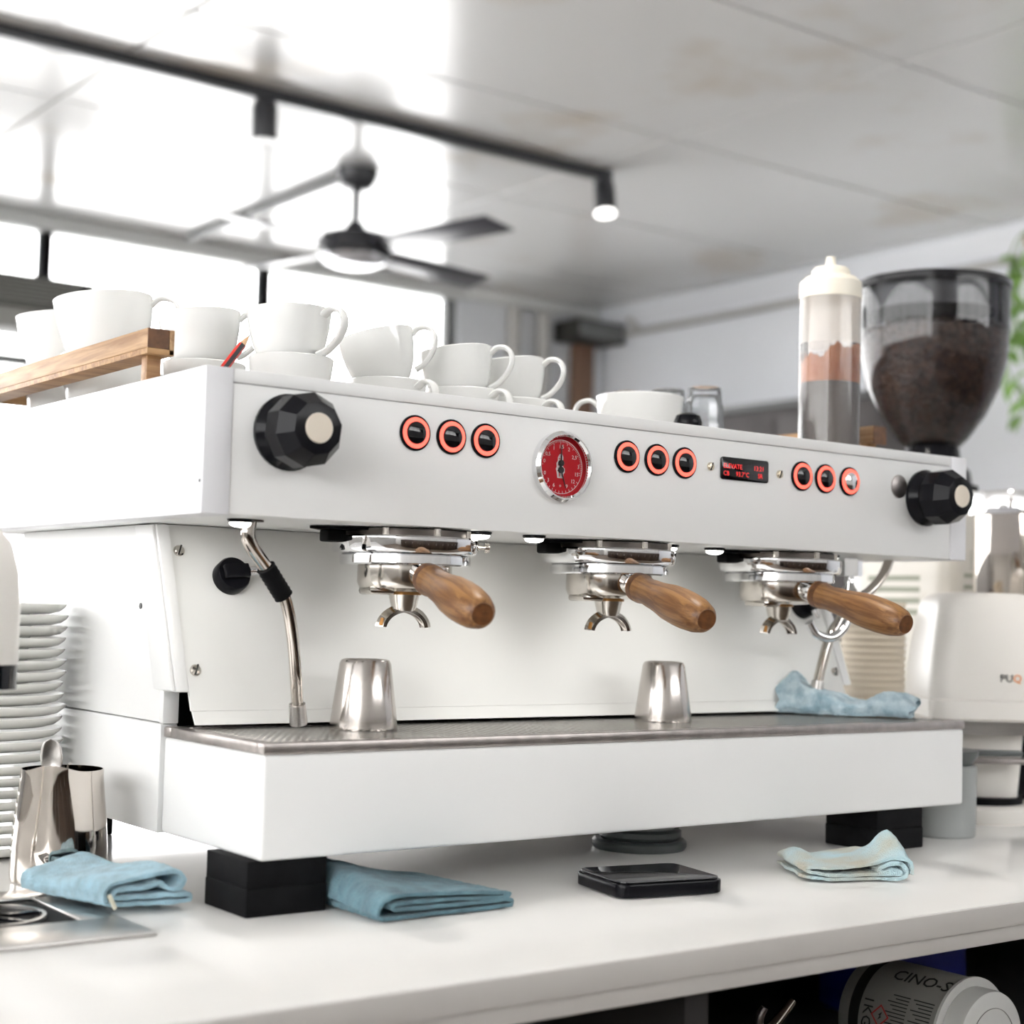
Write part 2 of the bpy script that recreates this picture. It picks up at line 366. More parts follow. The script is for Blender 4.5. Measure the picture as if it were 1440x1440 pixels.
# dark cabinet added behind the camera to block low front light
bk = thing('light_block_cabinet', 'added dark timber cabinet behind the camera, blocking low light', 'cabinet', (0.6, Y0 + 0.03, ZF))
BKW = wood('light_block_timber', (0.075, 0.045, 0.028), (0.035, 0.02, 0.012), 'Z', 0.05, 0.5)
B().box(-2.6, 3.4, 0.0, 0.60, 0.08, 0.92, 0.004).obj('cabinet_body', BKW, bk)
B().box(-2.6, 3.4, 0.05, 0.55, 0.0, 0.08).obj('plinth', CARCASS, bk)
B().box(-2.62, 3.42, 0.0, 0.63, 0.92, 0.955, 0.004).obj('cabinet_top', BKW, bk)
for k in range(10):
    dd = B().box(-2.59 + 0.6 * k, -2.01 + 0.6 * k, 0.60, 0.618, 0.1, 0.9, 0.003).obj('door', BKW, bk)
    B().box(-2.06 + 0.6 * k, -2.045 + 0.6 * k, 0.618, 0.64, 0.55, 0.72, 0.003).obj('handle', STEEL, dd)

# ================================================================== ESPRESSO MACHINE
W, ZT, ZB = 0.95, 0.4294, 0.3121
em = thing('espresso_machine', 'long white three group espresso machine on black feet', 'espresso machine')
# upper housing
h = B().box(0.003, W - 0.003, 0.008, 0.595, ZB + 0.0004, 0.4115, 0.001)
h.obj('housing', WHITE, em)
B().box(0, 0.0243, 0, 0.60, ZB, ZT, 0.0012).obj('side_cheek', WHITE2, em)
B().box(0.9226, W, 0, 0.60, ZB, ZT, 0.0012).obj('side_cheek', WHITE2, em)
B().box(0.0246, 0.9223, 0.0012, 0.0079, ZB + 0.0008, 0.4176, 0.0008).obj('front_panel', WHITE, em)
B().box(0.0246, 0.9223, 0.0008, 0.02, 0.4182, ZT, 0.0012).obj('top_lip', WHITE, em)
B().box(0.0246, 0.9223, 0.58, 0.60, 0.4116, ZT, 0.0012).obj('top_lip', WHITE, em)
B().box(0.0246, 0.9223, 0.0202, 0.5798, 0.4116, 0.4125).obj('cup_tray', STEEL, em)
# lower body: side panels, backsplash
def side(x0, x1):
    prof = [(0.183, 0.3118), (0.128, 0.1648), (0.158, 0.1648), (0.158, 0.1372), (0.52, 0.1372), (0.52, 0.3118)]
    YZ = Matrix(((0, 0, 1, 0), (1, 0, 0, 0), (0, 1, 0, 0), (0, 0, 0, 1)))
    o = B().prism(prof, x0, x1, 0.0015, M=YZ).obj('side_panel', WHITE, em)
    # raised front facet strip
    sgn = -1 if x0 < 0.4 else 1; xa = x0 if sgn < 0 else x1
    st = [(0.186, 0.3112), (0.1305, 0.166), (0.170, 0.166), (0.2246, 0.3112)]
    xl, xr = sorted((xa, xa + sgn * 0.003))
    B().prism(st, xl, xr, 0.001, M=YZ).obj('facet_strip', WHITE, em)
    B().box(x0 - 0.002, x1 + 0.002, 0.1535, 0.52, 0.0425, 0.1362, 0.0012).obj('lower_side_panel', WHITE, em)
    B().box(x0 - 0.002, x1 + 0.001, 0.1498, 0.1575, 0.1366, 0.1645, 0.001).obj('post_foot', WHITE, em)
side(0.045, 0.057); side(0.893, 0.905)
B().box(0.057, 0.893, 0.20, 0.50, 0.046, 0.31).obj('inner_body', BLACKM, em)
def splash_y(z): return 0.118 + (z - 0.136) * 0.41
SPL = [(splash_y(0.3118), 0.3118), (splash_y(0.149), 0.149), (splash_y(0.149) + 0.003, 0.149), (splash_y(0.3118) + 0.003, 0.3118)]
YZ = Matrix(((0, 0, 1, 0), (1, 0, 0, 0), (0, 1, 0, 0), (0, 0, 0, 1)))
B().prism(SPL, 0.0575, 0.8925, 0, M=YZ).obj('backsplash', SPLASH, em)
lip = [(splash_y(0.149), 0.1488), (0.116, 0.1375), (0.119, 0.1375), (splash_y(0.149) + 0.003, 0.1488)]
B().prism(lip, 0.0585, 0.8915, 0, M=YZ).obj('splash_lip', SPLASH, em)
SN = Vector((0, -1, 0.41)).normalized()
def screw(p, nrm, r, m=NICKEL, slot=True):
    M = frame(p, nrm, (0.4, 0, 1))
    o = B().lathe([(r, 0), (r, r * 0.35), (r * 0.75, r * 0.62), (0, r * 0.7)], 18, M).obj('screw', m, em)
    if slot: B().box(-r * 0.95, r * 0.95, -r * 0.13, r * 0.13, r * 0.45, r * 0.74, M=M).obj('slot', INK, o)
for x, z in ((0.066, 0.288), (0.066, 0.1832), (0.884, 0.180), (0.884, 0.288)): screw((x, splash_y(z), z), SN, 0.0052)
B().lathe([(0, 0), (0.0028, 0), (0.0028, 0.0006), (0, 0.0006)], 16, frame((0.0448, 0.209, 0.2381), (-1, 0, 0))).obj('screw_hole', INK, em)
B().lathe([(0, 0), (0.0015, 0), (0.0015, 0.0004), (0, 0.0004)], 12, frame((-0.0001, 0.004, 0.338), (-1, 0, 0))).obj('screw_hole', INK, em)
# drip tray
TX0, TX1, TY0, TY1 = 0.0452, 0.9048, -0.033, 0.1497
B().box(TX0, TX1, TY0, TY1, 0.0435, 0.1255, 0.003, 3).obj('drip_tray', WHITE, em)
rim = B()
rim.box(TX0 - 0.0008, TX1 + 0.0008, TY0 - 0.0008, TY0 + 0.012, 0.1256, 0.1345, 0.0012)
rim.box(TX0 - 0.0008, TX1 + 0.0008, TY1 - 0.014, TY1, 0.1256, 0.1345, 0.0012)
rim.box(TX0 - 0.0008, TX0 + 0.012, TY0 + 0.012, TY1 - 0.014, 0.1256, 0.1345, 0.0012)
rim.box(TX1 - 0.012, TX1 + 0.0008, TY0 + 0.012, TY1 - 0.014, 0.1256, 0.1345, 0.0012)
rim.obj('tray_rim', RIMS, em)
B().box(TX0 + 0.012, TX1 - 0.012, TY0 + 0.012, TY1 - 0.014, 0.1256, 0.1268).obj('tray_well', STEELDK, em)
gr = B()
for k in range(14):
    y = TY0 + 0.017 + k * 0.0107
    gr.box(TX0 + 0.012, TX1 - 0.012, y - 0.0012, y + 0.0012, 0.1312, 0.1338)
for k in range(118):
    x = TX0 + 0.018 + k * 0.00705
    gr.box(x - 0.0012, x + 0.0012, TY0 + 0.012, TY1 - 0.014, 0.132, 0.1345)
gr.obj('grate', mat('polished_grate', (0.80, 0.78, 0.75), 0.22, 1.0), em)
# feet
for x0, x1, y0, y1 in ((0.037, 0.109, -0.027, 0.045), (0.770, 0.845, -0.027, 0.045), (0.053, 0.125, 0.44, 0.51), (0.800, 0.872, 0.44, 0.51)):
    zt = 0.0434 if y0 < 0.1 else 0.0459
    f = B().box(x0, x1, y0, y1, 0, 0.0225, 0.0015).box(x0 + 0.0006, x1 - 0.0006, y0 + 0.0006, y1 - 0.0006, 0.0222, zt, 0.001)
    f.obj('foot', BLACKM, em)
B().box(0.06, 0.89, 0.14, 0.515, 0.0455, 0.0475).obj('base_plate', STEEL, em)
# steam knobs
def steam_knob(x, z):
    root = B().lathe([(0.0, 0), (0.031, 0), (0.0315, 0.004), (0.026, 0.013), (0.021, 0.015), (0, 0.015)], 36, TR(x, 0.001, z) @ PANEL).obj('steam_knob', BLACK, em)
    g = B(); N = 10
    prof = [(0.0265, 0.0125), (0.0305, 0.018), (0.0305, 0.036), (0.0215, 0.0505), (0.0135, 0.0515), (0, 0.0515)]
    g.lathe([(0, 0.013)] + prof, N, TR(x, 0.001, z) @ PANEL @ RZ(0.2)); g.obj('grip', BLACK, root, ang=10)
    B().lathe([(0, 0.0515), (0.0122, 0.0515), (0.0118, 0.0528), (0, 0.053)], 28, TR(x, 0.001, z) @ PANEL).obj('cap', CREAM, root)
steam_knob(0.0743, 0.3818); steam_knob(0.8757, 0.3790)
# buttons
for i, x in enumerate((0.1976, 0.2354, 0.2722, 0.4381, 0.4761, 0.5125, 0.6784, 0.7141, 0.7520)):
    z = 0.3925 - 0.0042 * (x - 0.2) / 0.55 * 0.8
    M = TR(x, 0.0012, z) @ PANEL
    b = B().lathe([(0.0, 0), (0.0155, 0), (0.0155, 0.0016), (0.0143, 0.0024), (0, 0.0024)], 40, M).obj('brew_button', BLACK, em)
    B().lathe([(0.0097, 0.0024), (0.0135, 0.0024), (0.0131, 0.0034), (0.0101, 0.0034)], 40, M, closed=True).obj('light_ring', REDLED, b)
    B().lathe([(0.0096, 0.0023), (0.0096, 0.0040), (0.0086, 0.0045), (0, 0.0046)], 32, M).obj('push_cap', GLOSSBLK if i < 7 else CHROME if i == 8 else GLOSSBLK, b)
# pressure gauge
GX, GZ = 0.3577, 0.3752
M = TR(GX, 0.0012, GZ) @ PANEL
ga = B().lathe([(0.0275, 0.0005), (0.0325, 0), (0.0328, 0.007), (0.0305, 0.0100), (0.0290, 0.0100), (0.0274, 0.0080), (0.0272, 0.0015)], 56, M, closed=True).obj('pressure_gauge', CHROME, em)
B().lathe([(0, 0.0006), (0.0274, 0.0006), (0.0274, 0.0018), (0, 0.0018)], 48, M).obj('dial', REDDIAL, ga)
B().lathe([(0.0245, 0.0019), (0.0250, 0.0019), (0.0250, 0.0021), (0.0245, 0.0021)], 56, M, closed=True).obj('scale_ring', WHITEPRINT, ga)
tk = B()
for k in range(61):
    a = math.radians(-75 + 4.2 * k) ; L = 0.0036 if k % 5 == 0 else 0.002
    if -20 < math.degrees(a) < 195: tk.box(0.0246 - L, 0.0246, -0.00018, 0.00018, 0.0019, 0.0021, M=M @ RZ(a))
for k in range(14):
    a = math.radians(195 + 10 * k); tk.box(0.0222, 0.0246, -0.0002, 0.0002, 0.0019, 0.0021, M=M @ RZ(a))
tk.obj('tick_marks', WHITEPRINT, ga)
for s_, a, rr in (('0,5', 145, 0.019), ('1', 118, 0.0188), ('1,5', 90, 0.0185), ('2', 62, 0.0188), ('2,5', 32, 0.0182), ('3', 3, 0.0205), ('0', 168, 0.0200), ('0', 200, 0.0200), ('3', 222, 0.0197), ('6', 245, 0.0192), ('9', 292, 0.0190), ('12', 318, 0.0190), ('15', 342, 0.0193), ('+', 268, 0.0178)):
    a = math.radians(a); text('numeral', s_, 0.0050, WHITEPRINT, M @ TR(rr * math.cos(a), rr * math.sin(a), 0.0019), ga, 0.0001)
# rampant-beast emblem printed on the dial
em_pts = [(-0.0042, -0.0105), (0.0030, -0.0105), (0.0028, -0.0065), (0.0044, -0.0050), (0.0042, -0.0015), (0.0022, 0.0005), (0.0022, 0.0095), (0.0008, 0.0120), (-0.0022, 0.0115), (-0.0040, 0.0085), (-0.0040, 0.0055), (-0.0056, 0.0030), (-0.0052, -0.0005), (-0.0062, -0.0020), (-0.0052, -0.0050)]
B().prism(em_pts, 0.0019, 0.0021, M=M).obj('emblem', WHITEPRINT, ga)
de = B()
for bx in ((-0.0030, -0.0012, 0.0070, 0.0078), (-0.0040, -0.0026, 0.0010, 0.0020), (-0.0034, -0.0016, -0.0030, -0.0024), (-0.0026, -0.0016, -0.0092, -0.0052), (0.0006, 0.0016, -0.0085, -0.0060), (-0.0008, 0.0008, 0.0085, 0.0105), (-0.0046, -0.0036, -0.0042, -0.0034)):
    de.box(*bx, 0.0021, 0.0022, M=M)
for k in range(6): de.box(-0.0042 + 0.0004 * k, -0.0020 + 0.0003 * k, 0.0026 + 0.0008 * k, 0.0029 + 0.0008 * k, 0.0021, 0.0022, M=M)
de.obj('emblem_lines', REDDIAL, ga)
for (cy, ang, L) in ((0.0033, 89, 0.0165), (-0.0030, -71, 0.0175)):
    nd = B().lathe([(0, 0.0022), (0.0029, 0.0022), (0.0029, 0.0040), (0, 0.0042)], 20, M @ TR(-0.0008, cy, 0))
    nd.prism([(-0.004, -0.0009), (L, -0.0003), (L, 0.0003), (-0.004, 0.0009)], 0.0030, 0.0034, M=M @ TR(-0.0008, cy, 0) @ RZ(math.radians(ang)))
    nd.obj('needle', INK, ga)
B().lathe([(0, 0.0066), (0.0272, 0.0066)], 40, M).obj('dial_glass', DIALGLASS, ga)
# display
DX, DZ = 0.5948, 0.3898
M = TR(DX, 0.0012, DZ) @ PANEL
dp = B().prism(rrect(0.0672, 0.0228, 0.0032), 0, 0.0018, 0.0005, M=M).obj('display', GLOSSBLK, em)
text('display_text', 'ELEVATE', 0.0068, REDTXT, M @ TR(-0.0305, 0.0022, 0.0018), dp, 0.0001, 'LEFT')
text('display_text', '13:21', 0.0068, REDTXT, M @ TR(0.0270, 0.0022, 0.0018), dp, 0.0001, 'RIGHT')
text('display_text', 'CB', 0.0066, REDTXT, M @ TR(-0.0305, -0.0052, 0.0018), dp, 0.0001, 'LEFT')
text('display_text', '93.7\u00b0C', 0.0066, REDTXT, M @ TR(-0.0130, -0.0052, 0.0018), dp, 0.0001, 'LEFT')
text('display_text', 'SR', 0.0066, REDTXT, M @ TR(0.0250, -0.0052, 0.0018), dp, 0.0001, 'RIGHT')
for x, z in ((0.5479, 0.3899), (0.6456, 0.3891)): screw((x, 0.0012, z), (0, -1, 0), 0.0042, BRASS)
B().lathe([(0, 0), (0.0128, 0), (0.0126, 0.0012), (0.0118, 0.0016), (0, 0.0016)], 32, TR(0.8331, 0.0012, 0.3893) @ PANEL).obj('badge_button', STEELDK, em)
# lamps under the housing
LEDS = ((0.0582, 0.0468), (0.283, 0.020), (0.347, 0.0234), (0.530, 0.0407), (0.600, 0.047), (0.780, 0.052))
for x, y in LEDS:
    l = B().lathe([(0, ZB), (0.0108, ZB), (0.0108, ZB - 0.0016), (0.0092, ZB - 0.0030), (0, ZB - 0.0030)], 28, TR(x, y, 0)).obj('work_lamp', BLACK, em)
    B().lathe([(0, -0.003), (0.0092, -0.003), (0.0082, -0.0052), (0.0045, -0.0066), (0, -0.007)], 24, TR(x, y, ZB)).obj('lens', LEDGLASS, l)
    ld = bpy.data.lights.new('work_lamp_light', 'SPOT'); ld.energy = 0.42; ld.spot_size = math.radians(125); ld.spot_blend = 0.6; ld.shadow_soft_size = 0.006; ld.color = (1, 0.98, 0.93)
    lo = bpy.data.objects.new('work_lamp_light', ld); COL.objects.link(lo); lo.parent = l; lo.location = (x, y, ZB - 0.0085); lo.rotation_euler = (math.radians(38), 0, 0)
# groups
GRP = ((0.234, 0.0665), (0.475, 0.0665), (0.716, 0.0665))
for i, (x, y) in enumerate(GRP):
    g = B().lathe([(0, 0.3118), (0.0575, 0.3118), (0.0590, 0.3108), (0.0590, 0.3050), (0, 0.3050)], 48, TR(x, y, 0)).obj('group_head', GUN, em)
    B().lathe([(0.040, 0.3049), (0.0650, 0.3049), (0.0665, 0.3035), (0.0665, 0.2935), (0.0650, 0.2905), (0.0600, 0.2895), (0.040, 0.2895)], 56, TR(x, y, 0), closed=True).obj('collar', CHROME, g)
    B().prism([(x - 0.098, y + 0.002), (x - 0.060, y - 0.022), (x - 0.030, y - 0.03), (x - 0.030, y + 0.05), (x - 0.060, y + 0.04)], 0.3092, 0.3117).obj('bracket', BLACKM, g)
    B().box(x - 0.083, x - 0.064, y - 0.004, y + 0.012, 0.2985, 0.3092, 0.002).obj('bracket_tab', BLACKM, g)
    B().prism([(x + 0.05, y - 0.03), (x + 0.075, y - 0.012), (x + 0.05, y + 0.03)], 0.3098, 0.3117).obj('bracket', BLACKM, g)
    for a in (-140, -95, -52, -15, 30):
        a = math.radians(a); B().lathe([(0, 0.3052), (0.0035, 0.3052), (0.0035, 0.3116), (0, 0.3116)], 10, TR(x + 0.0585 * math.cos(a), y + 0.0585 * math.sin(a), 0)).obj('bolt', NICKEL, g)
    sa = math.radians(-28 if i == 0 else -20)
    d = Vector((math.cos(sa), math.sin(sa), 0)); p = Vector((x, y, 0.2985)) + d * 0.066
    if i == 0:
        B().lathe([(0, 0), (0.0022, 0), (0.0022, 0.006), (0.0048, 0.006), (0.0048, 0.0095), (0.0036, 0.0105), (0, 0.0105)], 16, frame(p, d)).obj('collar_screw', NICKEL, g)
    else:
        B().box(-0.006, 0.006, -0.004, 0.004, 0, 0.004, 0.001, M=frame(p, d, (0, 0, 1))).obj('collar_stop', GUN, g)
# steam wand, left
wl = [(0.0688, 0.05, 0.313), (0.0683, 0.05, 0.295), (0.0885, 0.055, 0.2721), (0.109, 0.06, 0.2486), (0.1213, 0.065, 0.2124), (0.1332, 0.075, 0.1571), (0.1375, 0.0792, 0.1400)]
sw = B().tube(wl[:6], [0.0062, 0.0062, 0.006, 0.0055, 0.0053, 0.0052], 16).obj('steam_wand', MIRROR, em)
B().tube([wl[5], wl[6]], [0.0072, 0.0080], 18, smooth=1).obj('wand_tip', STEEL, sw)
gp = B(); pts = [Vector(wl[2]) * (1 - t) + Vector(wl[3]) * t for t in [k / 14 - 0.05 for k in range(15)]]
gp.tube(pts, [0.0078 if k % 2 else 0.0085 for k in range(15)], 16, smooth=1); gp.obj('wand_grip', BLACKM, sw)
B().lathe([(0, ZB), (0.0115, ZB), (0.0115, ZB - 0.0015), (0, ZB - 0.0015)], 24, TR(0.0688, 0.05, 0)).obj('wand_collar', GUN, sw)
# steam wand, right
wr = [(0.930, 0.095, 0.313), (0.918, 0.095, 0.2935), (0.896, 0.096, 0.2747), (0.8650, 0.098, 0.2594), (0.8490, 0.1, 0.2387), (0.833, 0.1, 0.2182), (0.8165, 0.1, 0.172)]
wr = [(x - 0.012, y - 0.011, z) for x, y, z in wr]
sr = B().tube(wr, 0.0057, 16).obj('steam_wand', MIRROR, em)
B().tube([wr[-1], (0.8022, 0.0888, 0.1605)], [0.0068, 0.0072], 16, smooth=1).obj('wand_tip', STEEL, sr)
# hot water outlet: hex nut, neck and ball joint
nx, ny = 0.832, 0.069
hw = B().lathe([(0, 0.3118), (0.0145, 0.3118), (0.0145, 0.2905), (0, 0.2905)], 6, TR(nx, ny, 0) @ RZ(0.35)).obj('water_outlet', CHROME, em, ang=20)
B().lathe([(0.0055, 0.2905), (0.0055, 0.281), (0.0105, 0.273), (0.0125, 0.262), (0.010, 0.252), (0, 0.249)], 24, TR(nx, ny, 0)).obj('ball_joint', CHROME, hw)
B().tube([(nx, ny, 0.255), (nx - 0.006, ny, 0.235), (nx - 0.022, ny + 0.004, 0.2215), (nx - 0.042, ny + 0.01, 0.225), (nx - 0.052, ny + 0.012, 0.238)], 0.0052, 14).obj('water_spout', CHROME, hw)
# round tap knobs on the backsplash
def tap_knob(x, z, ang):
    M = frame((x, splash_y(z), z), SN, (1, 0, 0))
    k = B().lathe([(0, 0), (0.0165, 0), (0.0165, 0.010), (0.0152, 0.0125), (0, 0.0125)], 36, M).obj('tap_knob', BLACK, em)
    Mr = M @ RZ(ang)
    B().box(-0.0125, 0.0120, -0.0065, 0.0065, 0.0122, 0.0205, 0.0015, M=Mr).obj('lever', BLACK, k)
    B().lathe([(0, 0), (0.0042, 0), (0.0042, 0.0095), (0.0032, 0.0105), (0, 0.0105)], 16, Mr @ TR(0.0120, 0, 0.0165) @ RY(PI / 2)).obj('lever_tip', CHROME, k)
tap_knob(0.1121, 0.2652, math.radians(4)); tap_knob(0.858, 0.2565, math.radians(-78))
# wooden cup rail on the machine top
cr = B().box(0.001, 0.0208, 0.1175, 0.585, 0.4573, 0.4742, 0.0008).obj('cup_rail', RAILW, em)
B().box(0.0210, 0.0255, 0.1169, 0.585, 0.4525, 0.4742, 0.0004).obj('rail_liner', RAILW, cr)
B().box(0.0012, 0.0205, 0.1168, 0.1175, 0.4575, 0.4740).obj('rail_end', RAILDK, cr)
B().box(0.001, 0.0255, 0.1169, 0.585, 0.4522, 0.4572, 0.0003).obj('rail_base_strip', RAILX, cr)
for y in (0.128, 0.54): B().box(0.006, 0.019, y, y + 0.012, ZT, 0.4522, 0.0006).obj('rail_post', RAILX, cr)
c2 = B().box(0.9265, 0.949, 0.1175, 0.585, 0.4545, 0.4742, 0.0008).obj('cup_rail', RAILW, em)
B().box(0.9265, 0.949, 0.1165, 0.1175, 0.4525, 0.4742).obj('rail_end', RAILDK, c2)
for y in (0.128, 0.54): B().box(0.931, 0.944, y, y + 0.012, ZT, 0.4545, 0.0006).obj('rail_post', RAILX, c2)
c3 = B().box(0.026, 0.926, 0.572, 0.585, 0.4545, 0.4742, 0.0008).obj('cup_rail', RAILX, em)
for x in (0.30, 0.62): B().box(x, x + 0.012, 0.573, 0.584, ZT, 0.4545, 0.0006).obj('rail_post', RAILX, c3)

# ================================================================== PORTAFILTERS
def portafilter(label, x, y, ang):
    t = thing('portafilter', label, 'portafilter', (x, y, 0.2255), ang, 'portafilters locked into the groups')
    Z = TR(0, 0, -0.2255)
    B().lathe([(0.030, 0.2893), (0.0575, 0.2893), (0.0590, 0.2880), (0.0590, 0.2812), (0.0575, 0.2797), (0.030, 0.2797)], 52, Z, closed=True).obj('flange', CHROME, t)
    bd = B().lathe([(0, 0.2797), (0.0425, 0.2797), (0.0428, 0.2650), (0.0405, 0.2595), (0.030, 0.2570), (0.0165, 0.2560), (0, 0.2560)], 44, Z).obj('body', NICKEL, t)
    B().box(-0.040, -0.016, -0.022, 0.012, 0.2535, 0.2605, 0.003, M=Z).obj('body_foot', NICKEL, bd)
    sp = B().lathe([(0, 0.2565), (0.0150, 0.2565), (0.0138, 0.2530), (0.0118, 0.2440), (0.0105, 0.2395), (0, 0.2395)], 24, Z).obj('spout', NICKEL, t)
    B().lathe([(0.0139, 0.2568), (0.0156, 0.2568), (0.0156, 0.2540), (0.0139, 0.2540)], 24, Z, closed=True).obj('spout_ring', COFFEE, sp)
    # double spout: arched open channel
    R1, n = 0.0235, 18; vs, fs = [], []
    sect = [(-0.0075, 0.0035), (-0.0075, 0.0012), (0, -0.0022), (0.0075, 0.0012), (0.0075, 0.0035), (0.0058, 0.0035), (0.0050, 0.0022), (0, 0.0), (-0.0050, 0.0022), (-0.0058, 0.0035)]
    sect = [(u * 1.15, -v * 1.5) for u, v in sect]
    for k in range(n + 1):
        a = math.radians(8 + 164 * k / n); tp = 1.0 - 0.25 * abs(k / n - 0.5) * 2
        for u, v in sect:
            rr = R1 + v
            vs.append((rr * math.cos(a), u * tp, 0.2225 + rr * math.sin(a) * 0.86))
    q = len(sect)
    for k in range(n):
        for j in range(q): fs.append((k * q + j, k * q + (j + 1) % q, (k + 1) * q + (j + 1) % q, (k + 1) * q + j))
    fs += [tuple(range(q)), tuple(n * q + j for j in range(q - 1, -1, -1))]
    ds = B().raw(vs, fs, Z).obj('double_spout', NICKEL, sp, ang=50)
    B().tube([(-0.0222, -0.004, 0.2262), (-0.0212, -0.004, 0.2330)], [0.0024, 0.0016], 10, Z, smooth=1).obj('coffee_drip', COFFEE, sp)
    # neck and wooden handle along local -y, drooping
    a0 = Vector((0, -0.040, 0.2725)); dr = Vector((0, -1, -0.235)).normalized()
    Mh = Z @ frame(a0, dr, (1, 0, 0))
    B().lathe([(0, 0), (0.0105, 0), (0.0105, 0.012), (0.0085, 0.014), (0.0085, 0.022), (0, 0.022)], 24, Mh).obj('neck', CHROME, t)
    prof = [(r_ * 1.1, z_) for r_, z_ in [(0, 0.018), (0.0115, 0.018), (0.0128, 0.0195), (0.0128, 0.029), (0.0118, 0.036), (0.0116, 0.041), (0.0124, 0.050), (0.0128, 0.060), (0.0138, 0.070), (0.0156, 0.085), (0.0162, 0.100), (0.0160, 0.115), (0.0148, 0.130), (0.0122, 0.142), (0.0092, 0.1475), (0.0086, 0.1478)]]
    L = Z @ frame(a0, dr, (1, 0, 0))
    hb = B().lathe(prof, 36)
    ho = hb.obj('handle', OAK, t)
    # handle keeps its own axes so the grain follows it
    ho.matrix_local = L @ RX(PI / 2) if False else L
    e = B().lathe([(0, 0.1480), (0.0094, 0.1478), (0.0090, 0.1484), (0, 0.1486)], 24).obj('handle_end', OAKDK, ho)
    f = B().lathe([(0.0132, 0.0215), (0.01425, 0.0215), (0.01425, 0.0285), (0.0132, 0.0285)], 30, closed=True).obj('ferrule', OAKDK, ho)
    return t
OAK.node_tree.nodes['Mapping'].inputs['Scale'].default_value = (260, 260, 18)
portafilter('portafilter with brown wooden handle above the large upturned steel cup', *GRP[0], math.radians(-13.0))
portafilter('portafilter with oak handle in the middle group, right of the gauge', *GRP[1], math.radians(-12.0))
portafilter('portafilter with oak handle beside the hot water outlet', *GRP[2], math.radians(-4.0))

# ================================================================== THINGS ON THE DRIP TRAY
def steel_cup(name, label, x, y, r0, r1, hh):
    t = thing(name, label, 'cup', (x, y, 0.1346), 0, 'upturned steel cups on the tray')
    B().lathe([(r0 - 0.0012, 0), (r0, 0), (r0 + 0.0003, 0.002), (r1 + 0.0008, hh - 0.004), (r1 - 0.001, hh - 0.0008), (r1 - 0.003, hh)], 48).obj('cup_wall', CUPSTEEL, t)
    B().lathe([(r1 - 0.003, hh), (r1 - 0.0045, hh - 0.001), (r1 - 0.006, hh - 0.0014), (0, hh - 0.0016)], 40).obj('cup_base', CUPSTEEL, t)
    return t
steel_cup('steel_cup', 'large upturned steel cup on the drip tray beside the steam wand', 0.1995, 0.073, 0.0300, 0.0222, 0.0615)
steel_cup('steel_cup', 'smaller upturned steel cup on the drip tray under the middle portafilter', 0.5527, 0.069, 0.0290, 0.0208, 0.0600)

# ------------------------------------------------------------------ folded cloths
def strip_profile(path, th):
    """thick strip polygon around an open centre line"""
    n = len(path); L, R_ = [], []
    for i in range(n):
        a = Vector(path[max(i - 1, 0)]); b = Vector(path[min(i + 1, n - 1)]); t = (b - a)
        t = t.normalized() if t.length > 1e-9 else Vector((1, 0)); nn = Vector((-t.y, t.x)) * th / 2
        L.append(Vector(path[i]) + nn); R_.append(Vector(path[i]) - nn)
    return L + R_[::-1]
def crom(pts, k=5):
    P = [Vector(p) for p in pts]; out = []
    for i in range(len(P) - 1):
        p0 = P[max(i - 1, 0)]; p1 = P[i]; p2 = P[i + 1]; p3 = P[min(i + 2, len(P) - 1)]
        for j in range(k):
            t = j / k
            out.append(0.5 * ((2 * p1) + (p2 - p0) * t + (2 * p0 - 5 * p1 + 4 * p2 - p3) * t * t + (3 * p1 - p0 - 3 * p2 + p3) * t ** 3))
    out.append(P[-1]); return out
def cloth(path, th, length, M, deform, seed, n=84, amp=0.0016):
    """folded cloth: cross-section path (u across, v up) swept along w in [0,1]*length"""
    poly = strip_profile(crom(path), th); q = len(poly); vs, fs = [], []
    for k in range(n + 1):
        wv = k / n
        for p in poly:
            u, v, l = deform(p.x, p.y, wv)
            s = Vector((u * 260 + seed, v * 260, l * 260)); f = noise.noise_vector(s) * 0.0006 + noise.noise_vector(s * 3.1) * 0.0006
            s2 = Vector((u * 40 + seed, v * 40, l * 40)); f2 = noise.noise_vector(s2) * amp
            vs.append(Vector((u, l, max(v, 0.0006))) + f + Vector((f2.x, f2.y, abs(f2.z) * 0.7)))
    for k in range(n):
        for j in range(q): fs.append((k * q + j, k * q + (j + 1) % q, (k + 1) * q + (j + 1) % q, (k + 1) * q + j))
    h = q // 2
    for base, flip in ((0, False), (n * q, True)):
        for j in range(h - 1):
            f = (base + j, base + j + 1, base + q - 2 - j, base + q - 1 - j); fs.append(f[::-1] if flip else f)
    vs = [Vector((v.x, v.y, max(v.z, 0.0004))) for v in vs]
    return B().raw(vs, fs, M)
